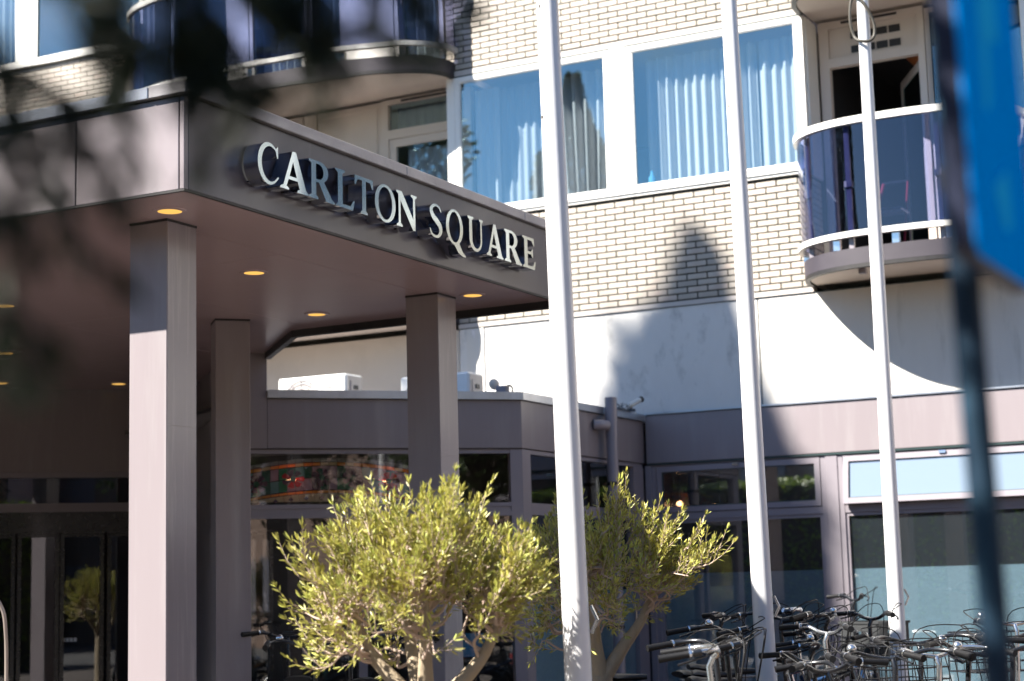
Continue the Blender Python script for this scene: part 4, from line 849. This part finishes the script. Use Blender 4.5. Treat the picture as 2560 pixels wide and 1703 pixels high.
def spray(ps_, dens=1., L=.028, wob=.012):
    pts = smoothpath(ps_, 8); tw.tube(pts, .0022, 4, False)
    n = len(pts)
    for i in range(n-1):
        for q in range(int(1.35*dens+rt_.random())):
            p = pts[i].lerp(pts[i+1], rt_.random()); d = (pts[i+1]-pts[i]).normalized()
            leaf_fg(p+rvec(rt_)*wob*rt_.random(), (d*1.0+rvec(rt_)*.65+Vector((0, 0, -.2))).normalized(), L*rt_.uniform(.7, 1.2))
SPR = [  # courses of the hanging twigs, leaf density
 ([(-0.773, 0.767, 1.938), (-0.756, 0.781, 1.905), (-0.747, 0.790, 1.881), (-0.739, 0.798, 1.857)], 2.40),
 ([(-0.811, 0.799, 1.921), (-0.796, 0.811, 1.893), (-0.789, 0.819, 1.865), (-0.787, 0.826, 1.828)], 2.40),
 ([(-0.816, 0.801, 1.893), (-0.802, 0.814, 1.854), (-0.799, 0.823, 1.812), (-0.805, 0.826, 1.773), (-0.798, 0.835, 1.739)], 1.80),
 ([(-0.834, 0.877, 1.969), (-0.820, 0.889, 1.941), (-0.815, 0.896, 1.914), (-0.812, 0.902, 1.887)], 1.60),
 ([(-0.802, 0.796, 1.968), (-0.784, 0.809, 1.948), (-0.781, 0.813, 1.929)], 1.40),
 ([(-0.779, 0.855, 1.981), (-0.756, 0.873, 1.942), (-0.749, 0.882, 1.913), (-0.749, 0.887, 1.881)], 1.50),
 ([(-0.822, 0.886, 1.953), (-0.801, 0.903, 1.917), (-0.794, 0.910, 1.892), (-0.791, 0.916, 1.871)], 1.30),
 ([(-0.871, 0.917, 1.907), (-0.849, 0.935, 1.866), (-0.830, 0.950, 1.838), (-0.814, 0.960, 1.822)], 1.20),
 ([(-0.809, 0.818, 1.807), (-0.789, 0.833, 1.778), (-0.779, 0.843, 1.753)], 1.00),
 ([(-0.755, 0.861, 2.021), (-0.744, 0.872, 1.988), (-0.739, 0.878, 1.965), (-0.746, 0.878, 1.945)], 3.77),
 ([(-0.768, 0.855, 2.015), (-0.758, 0.866, 1.980), (-0.752, 0.873, 1.957), (-0.756, 0.874, 1.937)], 3.19),
 ([(-0.753, 0.909, 2.035), (-0.740, 0.921, 2.005), (-0.737, 0.927, 1.978), (-0.733, 0.932, 1.957)], 3.77),
 ([(-0.732, 0.920, 2.035), (-0.721, 0.930, 2.007), (-0.715, 0.937, 1.983), (-0.712, 0.944, 1.950)], 3.77),
 ([(-0.741, 0.961, 2.053), (-0.721, 0.976, 2.027), (-0.701, 0.990, 2.005), (-0.689, 1.000, 1.980)], 3.48),
 ([(-0.719, 0.973, 2.052), (-0.699, 0.988, 2.027), (-0.684, 0.998, 2.008), (-0.680, 1.004, 1.983)], 3.48),
 ([(-0.721, 1.019, 2.067), (-0.700, 1.033, 2.044), (-0.688, 1.044, 2.018), (-0.684, 1.050, 1.989)], 3.19),
 ([(-0.692, 1.034, 2.066), (-0.665, 1.051, 2.046), (-0.662, 1.057, 2.017), (-0.652, 1.065, 2.001)], 2.32),
 ([(-0.673, 1.090, 2.081), (-0.658, 1.102, 2.057), (-0.645, 1.112, 2.036), (-0.640, 1.117, 2.020)], 2.61),
 ([(-0.671, 1.138, 2.095), (-0.648, 1.153, 2.074), (-0.637, 1.162, 2.057)], 1.74),
 ([(-0.759, 0.959, 2.007), (-0.737, 0.976, 1.975), (-0.727, 0.984, 1.956), (-0.735, 0.984, 1.934)], 1.40),
 ([(-0.755, 0.916, 1.981), (-0.744, 0.926, 1.957), (-0.738, 0.932, 1.939)], 1.60),
 ([(-0.708, 1.033, 2.018), (-0.693, 1.046, 1.989), (-0.701, 1.045, 1.964)], 1.00),
 ([(-0.763, 1.011, 1.975), (-0.775, 1.010, 1.943), (-0.784, 1.009, 1.918)], 0.70),
 ([(-0.769, 0.808, 2.001), (-0.745, 0.822, 1.989), (-0.737, 0.829, 1.972)], 1.20),
 ([(-0.724, 0.980, 1.993), (-0.715, 0.988, 1.971), (-0.713, 0.991, 1.956)], 1.20),
 ([(-0.673, 1.051, 2.021), (-0.652, 1.065, 2.001), (-0.635, 1.075, 1.994)], 1.00),
]
for ps_, dn in SPR: spray(ps_, dn)
for _ in range(5200):                                    # crown overhead, shading the hanging twigs
    v = rvec(rt_)*(rt_.random()**.4); p = Vector((-1.5+v.x*1.7, .1+v.y*1.5, 3.75+v.z*.95))
    dist = math.hypot(p.x, p.y)
    if p.z < 2.15+.42*max(dist, .8): continue
    add_leaf(lf, p, rvec(rt_), rvec(rt_), rt_.uniform(.07, .12), rt_.uniform(.035, .055), .12)
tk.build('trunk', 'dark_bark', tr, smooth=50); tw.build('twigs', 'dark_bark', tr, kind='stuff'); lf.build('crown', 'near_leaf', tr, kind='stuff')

# ------------------------------------------------------------------ surroundings behind the camera (seen in reflections and shadows)
def conifer(label, loc, h, rad, seed, skirt=.9, n=9000):
    r = random.Random(seed); t = thing('conifer_tree', label, 'tree', loc); x, y, z = loc
    k = MB(); k.tube([(x, y, z), (x, y, z+h*.5), (x, y, z+h*.97)], [.2, .13, .03], 10); k.build('trunk', 'dark_bark', t)
    k = MB()
    for _ in range(n):
        u = r.random(); zz = skirt+(h-skirt)*u; tb_ = (1-u)*(h-skirt); rr = rad*min(1, .20*tb_ if tb_ < 1.7 else .42+.17*(tb_-1.7))*(1+.16*math.sin(u*h*2.3+seed))+.03; a = r.random()*6.283; rho = rr*(r.random()**.45)*(1+.12*math.sin(5*a+u*20))
        add_leaf(k, Vector((x+rho*math.cos(a), y+rho*math.sin(a), z+zz)), Vector((math.cos(a), math.sin(a), r.uniform(-.3, .6))), rvec(r), r.uniform(.10, .2), r.uniform(.05, .09), .1)
    k.build('crown', 'tree_leaf', t, kind='stuff')
conifer('tall conifer left of the canopy, out of view, casting its shadow on the facade', (-17.7, 2.5, G), 22.05, 1.45, 5, n=60000)
conifer('columnar conifer across the street, seen only mirrored in the left first-floor window', (-15.6, -2.0, G), 12.5, 1.5, 9, n=30000)
def broadleaf(label, loc, h, rad, seed, n=7000):
    r = random.Random(seed); t = thing('broadleaf_tree', label, 'tree', loc); x, y, z = loc
    k = MB(); k.tube([(x, y, z), (x+.1, y, z+h*.4), (x, y+.1, z+h*.75)], [.22, .15, .05], 10)
    for i in range(6): a = i*1.05; k.tube([(x, y, z+h*.4), (x+math.cos(a)*rad*.6, y+math.sin(a)*rad*.6, z+h*.72)], [.09, .03], 7)
    k.build('trunk', 'dark_bark', t); k = MB(); cl = [rvec(r)*.62 for _ in range(18)]
    for _ in range(n):
        c = r.choice(cl); v = c+rvec(r)*.42*r.random()**.4; add_leaf(k, Vector((x+v.x*rad, y+v.y*rad, z+h*.66+v.z*h*.34)), rvec(r), rvec(r), r.uniform(.16, .28), r.uniform(.09, .14), .1)
    k.build('crown', 'tree_leaf', t, kind='stuff')
broadleaf('broad street tree behind the camera on the left', (-9.5, -9.5, 0), 8, 3.0, 3)
broadleaf('broad street tree behind the camera on the right', (3.5, -9.0, 0), 7.5, 2.8, 4)
broadleaf('broad street tree far behind the camera', (-18, -7, 0), 9, 3.2, 6)
for i, (tx, ty, th) in enumerate(((10.5, -3, 8), (11.5, 2.5, 9), (10.8, 8, 8.5), (12, 13, 9), (16, 5, 10), (17, -1, 10))): broadleaf(['near', 'second', 'third', 'fourth', 'fifth', 'sixth'][i]+' street tree east of the hotel, out of view, mirrored in the bay glass', (tx, ty, 0), th, 3.2, 40+i, 6000)
hd = thing('hedge', 'clipped green hedge across the street', 'hedge', (-4, -5, 0)); k = MB(); k.box(-15, 7, -5.6, -4.7, 0.002, 3.6); k.build('stems', 'dark_bark', hd); k = MB(); r = random.Random(8)
for _ in range(20000):
    a = r.random(); p = Vector((r.uniform(-15.1, 7.1), -4.66+r.uniform(-.08, .08), r.uniform(.1, 3.7))) if a < .6 else Vector((r.uniform(-15.1, 7.1), r.uniform(-5.65, -4.65), 3.63+r.uniform(-.06, .14)))
    add_leaf(k, p, rvec(r), rvec(r)+Vector((0, 1, 1)), r.uniform(.07, .13), r.uniform(.05, .08), .1)
k.build('leaves', 'hedge_leaf', hd, kind='stuff')
ob = thing('opposite_building', 'plain brick building across the street, seen only in reflections', 'building', (-5, -20, 0)); k = MB(); k.box(-30, 22, -28, -18, .002, 7.5); k.build('wall', 'brown_wall', ob); k = MB()
for i in range(20):
    for z in (1.0, 4.2): MB().box(-28+i*2.5, -26.6+i*2.5, -17.998, -17.95, z, z+1.6).build('window', 'grey_frame', ob)
k.box(-30.2, 22.2, -28.2, -17.8, 7.501, 7.7); k.build('roof_edge', 'zinc_dull', ob)

eb = thing('added_east_block', 'added dark brick block far to the east, closing off the low sky in reflections', 'building', (27, 5, 0)); k = MB(); k.box(23, 31, -25, 40, .002, 10); k.build('wall', 'brown_wall', eb)  # unseen block added to close the low sky out of the bay reflections
for i in range(16):
    for z in (1.0, 4.0, 7.0): MB().box(22.95, 22.998, -23+i*3.9, -21.2+i*3.9, z, z+1.7).build('window', 'grey_frame', eb)

# ------------------------------------------------------------------ bicycles
def bike(loc, heading, label, frame='bk_black', bars='swept', bar_h=1.08, crate=None, tilt=0., barmat='silver', steer=0., display=False, basket=False):
    t = thing('bicycle', label, 'bicycle', (0, 0, 0), 'bicycles parked by the hotel')
    WR = .34; RH, FH = Vector((0, -.54, WR)), Vector((0, .54, WR)); BB = Vector((0, -.09, .29)); ST = Vector((0, -.25, .74)); HT, HB = Vector((0, .335, .86)), Vector((0, .385, .68))
    Rm = Matrix.Rotation(steer, 4, 'Z')
    def turn(p): p = Vector(p)-HT; return HT+Rm @ p
    for hub, front in ((RH, 0), (FH, 1)):
        hb = turn(hub) if front else hub; ax = (Rm @ Vector((1, 0, 0))) if front else Vector((1, 0, 0))
        k = MB(); k.torus(hb, ax, WR-.018, .019, 36, 7); w = k.build('wheel', 'rubber', t, smooth=60)
        k = MB(); k.torus(hb, ax, WR-.044, .010, 36, 5); k.build('rim', 'silver', w, smooth=60)
        k = MB(); a = ax.orthogonal().normalized(); b = ax.cross(a)
        for i in range(18): th = 2*math.pi*i/18; k.tube([hb+ax*.025*(1 if i % 2 else -1), hb+(a*math.cos(th)+b*math.sin(th))*(WR-.05)], .0014, 3, False)
        k.tube([hb-ax*.05, hb+ax*.05], .02, 10); k.build('spokes', 'silver', w)
        k = MB(); pts = []
        fwd = ax.cross(Vector((0, 0, 1))) * (-1)
        for i in range(17):
            th = R(-35+(215+10)*i/16 if not front else -20+190*i/16); d = Vector((0, 0, 1))*math.sin(th)+(-fwd)*math.cos(th)
            pts.append(hb+d*(WR+.022))
        q = []; f = []
        for i, p in enumerate(pts):
            dn = (p-hb).normalized(); q += [tuple(p-ax*.028-dn*.012), tuple(p-ax*.015), tuple(p+ax*.015), tuple(p+ax*.028-dn*.012)]
        for i in range(len(pts)-1):
            for j in range(3): f.append((i*4+j, i*4+j+1, i*4+j+5, i*4+j+4))
        k.add(q, f); k.build('mudguard', 'bk_black', t, smooth=60)
    k = MB(); tb = [(BB, ST, .017), (BB, HB, .022), (ST+Vector((0, .02, -.10)), HT-Vector((0, 0, .05)), .017), (HT, HB, .022)]
    for a, b, r_ in tb: k.tube([a, b], r_, 10)
    for sx in (-.05, .05):
        k.tube([ST+Vector((0, 0, -.04)), RH+Vector((sx, 0, 0))], .009, 6); k.tube([BB+Vector((sx*.6, 0, 0)), RH+Vector((sx, 0, 0))], .010, 6)
    k.build('frame', frame, t, smooth=60)
    k = MB()
    for sx in (-.05, .05): k.tube([turn(HB+Vector((sx*.8, .005, -.02))), turn(HB+Vector((sx, .03, -.16))), turn(FH+Vector((sx, 0, 0)))], [.013, .012, .009], 7)
    k.build('fork', frame, t, smooth=60)
    k = MB(); k.tube([ST, ST+Vector((0, -.045, .17))], .0135, 8); k.build('seat_post', 'silver', t)
    S = ST+Vector((0, -.05, .185)); k = MB()
    prof = [(-.14, .085, .03), (-.11, .095, .045), (-.05, .085, .045), (.02, .045, .04), (.09, .024, .035), (.14, .018, .028)]
    rings = [[(S.x+w_*math.cos(a), S.y+y, S.z+h_*.6*math.sin(a)+(.012 if y < -.1 else 0)) for a in [2*math.pi*i/10 for i in range(10)]] for y, w_, h_ in prof]
    k.add([p for rg in rings for p in rg], [(i*10+j, i*10+(j+1) % 10, (i+1)*10+(j+1) % 10, (i+1)*10+j) for i in range(5) for j in range(10)]+[tuple(range(9, -1, -1)), tuple(range(50, 60))]); k.build('saddle', 'leather', t, smooth=60)
    # steering: stem, bar, grips, levers, bell, cables
    BH = Vector((0, .30, bar_h)); k = MB(); k.tube([turn(HT), turn(HT+Vector((0, -.025, bar_h-.90))), turn(BH+Vector((0, .03, 0)))], .014, 9); k.build('stem', barmat, t, smooth=60)
    if bars == 'swept': half = [(0, .03, 0), (.10, .05, .015), (.20, .04, .04), (.275, -.03, .035), (.30, -.13, .02), (.305, -.20, .01)]
    else: half = [(0, .03, 0), (.08, .03, .01), (.15, .02, .035), (.22, -.005, .04), (.30, -.04, .035), (.33, -.055, .033)]
    hs = {}
    k = MB()
    for sg_ in (1, -1):
        pts = [turn(BH+Vector((x*sg_, y, z))) for x, y, z in half]; hs[sg_] = smoothpath(pts, 4); k.tube(hs[sg_], .0115, 9)
    hbar = k.build('handlebar', barmat, t, smooth=60)
    for sg_ in (1, -1):
        p = hs[sg_]; e0, e1 = p[-1], p[-5] if bars == 'swept' else p[-6]; dd = (e0-e1).normalized(); e1 = e0-dd*.125
        k = MB(); k.tube([e1, e1+dd*.02, e0-dd*.02, e0+dd*.006], [.017, .0155, .017, .018], 10); k.build('grip', 'rubber', hbar, smooth=50)
        k = MB(); k.tube([e1-dd*.012, e1-dd*.002], .02, 10); k.build('grip_ring', 'silver', hbar)
        dn = Vector((0, 0, -1)); fwd = (Rm @ Vector((0, 1, 0)))
        k = MB(); lv = smoothpath([e1-dd*.04, e1-dd*.03+fwd*.05-Vector((0, 0, .01)), e1+dd*.04+fwd*.06-Vector((0, 0, .02)), e1+dd*.10+fwd*.05-Vector((0, 0, .03))], 4); k.tube(lv, .006, 6); k.tube([e1-dd*.055, e1-dd*.02], .017, 8); k.build('brake_lever', 'black_metal', hbar, smooth=60)
        k = MB(); c0 = e1-dd*.05; k.tube(smoothpath([c0+fwd*.02, c0+fwd*.13+Vector((0, 0, .055)), turn(BH+Vector((sg_*.05, .17, .05))), turn(HT+Vector((sg_*.02, .07, .0))), turn(HB+Vector((sg_*.02, .05, -.02)))], 6), .0032, 5); k.build('cable', 'rubber', t, smooth=80)
    if sum(map(ord, label)) % 3 == 0:
        k = MB(); bp = hs[-1][9]; k.lathe(bp+Vector((0, 0, .012)), [(0, 0), (.024, .0), (.026, .012), (.015, .026), (0, .03)], 14); k.build('bell', 'silver', hbar, smooth=50)
    k = MB(); hl = turn(HB+Vector((0, .075, .05))); fwd = Rm @ Vector((0, 1, 0)); k.lathe(hl, [(0, -.05), (.03, -.035), (.038, .0), (.036, .012), (0, .014)], 14, fwd); k.build('headlamp', 'black_metal' if display else 'silver', t, smooth=50)
    if display:
        c = turn(BH+Vector((0, .03, .03))); k = MB(); k.cbox(c.x-.04, c.x+.04, c.y-.03, c.y+.03, c.z-.008, c.z+.012, .004); dsp = k.build('display', 'plastic_black', hbar); k = MB(); k.box(c.x-.03, c.x+.03, c.y-.022, c.y+.022, c.z+.0125, c.z+.0135); k.build('screen', 'screen_blue', dsp)
    # drive
    k = MB(); k.torus(BB+Vector((.05, 0, 0)), (1, 0, 0), .085, .006, 22, 5); k.tube([BB+Vector((-.07, 0, 0)), BB+Vector((.07, 0, 0))], .02, 8); k.tube([BB+Vector((.07, 0, 0)), BB+Vector((.08, .05, -.16))], .011, 6); k.tube([BB+Vector((-.07, 0, 0)), BB+Vector((-.08, -.05, .16))], .011, 6); ck = k.build('crank', 'silver', t)
    for sx, y, z in ((.115, .05, -.16), (-.115, -.05, .16)): k = MB(); k.cbox(BB.x+sx-.045, BB.x+sx+.045, BB.y+y-.03, BB.y+y+.03, BB.z+z-.01, BB.z+z+.01, .004); k.build('pedal', 'rubber', ck)
    k = MB(); k.cbox(.05, .075, -.55, 0.0, .27, .42, .01); k.build('chain_guard', 'bk_black', t)
    # rear carrier and side stand
    k = MB(); zc = .755
    for x in (-.06, -.02, .02, .06): k.tube([(x, -.32, zc), (x, -.72, zc)], .005, 5)
    for y in (-.34, -.52, -.70): k.tube([(-.062, y, zc-.006), (.062, y, zc-.006)], .005, 5)
    for sx in (-.06, .06): k.tube([(sx, -.66, zc), (sx, -.55, WR)], .005, 5)
    k.build('luggage_rack', 'black_metal', t)
    k = MB(); k.tube([(-.03, -.12, .27), (-.16, -.17, .01)], .009, 6); k.build('side_stand', 'black_metal', t)
    if crate or basket:
        c = Vector((0, .60, .92)) if crate == 'front' or basket else Vector((0, -.52, .775)); hx, hy, hz = .2, .15, .24
        k = MB()
        if basket:
            for z in (0, .06, .12, .18, .235): k.tube([turn(c+Vector(v)) for v in ((-hx, -hy, z), (hx, -hy, z), (hx, hy, z), (-hx, hy, z), (-hx, -hy, z))], .004, 4)
            for i in range(9):
                x = -hx+2*hx*i/8; k.tube([turn(c+Vector((x, -hy, 0))), turn(c+Vector((x, -hy, .235)))], .003, 4); k.tube([turn(c+Vector((x, hy, 0))), turn(c+Vector((x, hy, .235)))], .003, 4); k.tube([turn(c+Vector((x, -hy, 0))), turn(c+Vector((x, hy, 0)))], .003, 4)
            bk_ = k.build('wire_basket', 'black_metal', t)
        else:
            def cf(x, y, z): return tuple(turn(c+Vector((x, y, z))) if crate == 'front' else c+Vector((x, y, z)))
            k.box(-hx, hx, -hy, hy, 0, .008, cf)
            for sx in (-1, 1):
                k.box(sx*hx-.006, sx*hx+.006, -hy, hy, .009, .05, cf); k.box(sx*hx-.006, sx*hx+.006, -hy, hy, hz-.03, hz, cf); k.box(sx*hx-.006, sx*hx+.006, -hy, -.06, .051, hz-.031, cf); k.box(sx*hx-.006, sx*hx+.006, .06, hy, .051, hz-.031, cf)
                k.box(-hx+.007, hx-.007, sx*hy-.006, sx*hy+.006, .009, .15, cf); k.box(-hx+.007, hx-.007, sx*hy-.006, sx*hy+.006, .185, hz, cf); k.box(-hx+.007, -.06, sx*hy-.006, sx*hy+.006, .151, .184, cf); k.box(.06, hx-.007, sx*hy-.006, sx*hy+.006, .151, .184, cf)
            cr_ = k.build('crate', 'plastic_black', t)
            k = MB()
            for sx in (-1, 1): k.box(-hx-.012, hx+.012, sx*(hy+.007)-.006, sx*(hy+.007)+.006, hz+.0005, hz+.018, cf)
            for sx in (-1, 1): k.box(sx*(hx+.006)-.006, sx*(hx+.006)+.006, -hy-.0, hy, hz+.0005, hz+.018, cf)
            for i in range(12):
                for j in range(4): k.box(-hx+.04+i*.027, -hx+.052+i*.027, -hy-.0085, -hy-.0062, .03+j*.028, .047+j*.028, cf)
            k.build('crate_rim', 'plastic_black', cr_)
    t.location = loc; t.rotation_euler = (0, tilt, heading)
    return t
for nme, c_, rg_ in (('bk_black', (.008, .009, .011), .25), ('bk_blue', (.012, .035, .09), .25), ('bk_red', (.25, .03, .035), .3), ('bk_white', (.55, .56, .57), .3), ('bk_teal', (.02, .12, .14), .3), ('bk_pink', (.42, .16, .17), .35), ('bk_grey', (.045, .047, .055), .3), ('bk_brown', (.30, .16, .04), .3)):
    paint(nme, c_, rg_, var=.08, vscale=12, coat=.5)
BK = [  # handlebar centre, heading (0 = front wheel to +Y), look
 ((-2.86, 7.25, 1.27), -58, 'black bicycle with silver swept handlebar and bell, nearest beside the right olive tree', dict(bars='swept', steer=R(-10))),
 ((-3.12, 8.00, 1.27), -48, 'black bicycle with an amber-brown frame just behind the nearest black one', dict(frame='bk_brown', bars='swept', steer=R(8), barmat='black_metal')),
 ((-3.98, 10.30, 1.35), -58, 'dark grey bicycle with flat black handlebar, just left of the middle flagpole', dict(frame='bk_grey', bars='flat', barmat='black_metal', steer=R(-6))),
 ((-3.72, 10.70, 1.35), -40, 'pink framed bicycle just right of the middle flagpole', dict(frame='bk_pink', bars='swept', steer=R(15), barmat='black_metal')),
 ((-3.85, 11.40, 1.36), -58, 'dark blue bicycle with curled cables in the middle of the row', dict(frame='bk_blue', bars='swept', steer=R(-14), barmat='silver')),
 ((-3.08, 9.60, 1.29), -48, 'black bicycle with a pale silver bar low in the middle of the row', dict(frame='bk_black', bars='flat', steer=R(12), barmat='silver')),
 ((-3.50, 10.95, 1.33), -62, 'black bicycle with black swept bars crowded between pink and blue ones', dict(frame='bk_black', bars='swept', steer=R(-20), barmat='black_metal')),
 ((-3.40, 11.60, 1.32), -46, 'grey bicycle with flat black bars before the highest blue one', dict(frame='bk_grey', bars='flat', steer=R(10), barmat='black_metal')),
 ((-4.10, 13.55, 1.42), -58, 'tall blue bicycle standing highest before the frosted window', dict(frame='bk_blue', bars='flat', barmat='black_metal', steer=R(8))),
 ((-3.87, 12.59, 1.16), -30, 'black bicycle with a black plastic crate left of the farthest flagpole', dict(frame='bk_black', crate='front', bars='swept', barmat='black_metal')),
 ((-2.34, 8.45, 1.20), 58, 'white bicycle with black grips, leftmost of the near right cluster', dict(frame='bk_white', bars='swept', steer=R(-14), barmat='black_metal')),
 ((-2.20, 8.72, 1.20), 52, 'grey bicycle with a wire basket left of the blue sign post', dict(frame='bk_grey', bars='swept', basket=True, steer=R(6))),
 ((-2.14, 9.10, 1.22), 56, 'teal bicycle with upright bars close to the blue sign post', dict(frame='bk_teal', bars='flat', barmat='black_metal')),
 ((-1.96, 8.95, 1.19), 48, 'black bicycle half behind the blue sign post', dict(frame='bk_black', bars='swept', barmat='black_metal')),
 ((-2.20, 10.60, 1.30), 45, 'red bicycle at the right edge behind the blue sign post', dict(frame='bk_red', bars='swept', basket=True)),
 ((-2.55, 8.05, 1.16), 56, 'dark grey bicycle whose grips poke out nearest the farthest flagpole base', dict(frame='bk_grey', bars='flat', barmat='black_metal', steer=R(10))),
 ((-2.45, 9.35, 1.24), 50, 'black bicycle with curling cables between the basket bicycle and the red one', dict(frame='bk_black', bars='swept', barmat='black_metal', steer=R(-8))),
 ((-2.05, 9.75, 1.24), 54, 'dark blue bicycle tucked behind the teal one', dict(frame='bk_blue', bars='swept', barmat='black_metal', steer=R(5))),
 ((-3.30, 8.75, 1.25), -55, 'black bicycle with flat bars behind the amber-brown one', dict(frame='bk_black', bars='flat', barmat='black_metal', steer=R(-12))),
 ((-3.62, 9.45, 1.30), -50, 'dark teal bicycle left of the middle flagpole', dict(frame='bk_teal', bars='swept', barmat='black_metal', steer=R(10))),
 ((-3.28, 9.95, 1.19), -52, 'low black bicycle in the thick of the middle row', dict(frame='bk_black', bars='swept', barmat='black_metal', steer=R(-16))),
 ((-2.98, 8.95, 1.16), -46, 'low dark red bicycle right of the nearest black one', dict(frame='bk_red', bars='flat', barmat='black_metal', steer=R(9))),
 ((-3.48, 10.55, 1.22), -60, 'black bicycle wedged behind the low black one', dict(frame='bk_black', bars='flat', barmat='black_metal', steer=R(4))),
 ((-2.72, 8.60, 1.13), -50, 'lowest grey bicycle in front of the crowded middle row', dict(frame='bk_grey', bars='swept', barmat='black_metal', steer=R(-5))),
 ((-6.22, 9.15, 1.26), 42, 'black bicycle nearest the left of the bright olive tree, with swept bars', dict(frame='bk_black', bars='swept', barmat='black_metal', steer=R(-8))),
 ((-7.10, 10.10, 1.29), 40, 'black electric bicycle with blue display left of the bright olive tree', dict(frame='bk_black', bars='flat', barmat='black_metal', display=True, steer=R(6))),
 ((-6.45, 9.90, 1.29), 40, 'grey electric bicycle with blue display partly behind the bright olive tree', dict(frame='bk_grey', bars='flat', barmat='black_metal', display=True)),
 ((-5.95, 9.55, 1.28), 36, 'black city bicycle almost wholly behind the bright olive tree crown', dict(frame='bk_black', bars='swept', barmat='black_metal', display=True)),
]
for (bx_, by_, bz_), hdg, lab, kw in BK:
    h_ = R(hdg); bike((bx_+.3*math.sin(h_), by_-.3*math.cos(h_), G), h_, lab, bar_h=bz_-G, **kw)
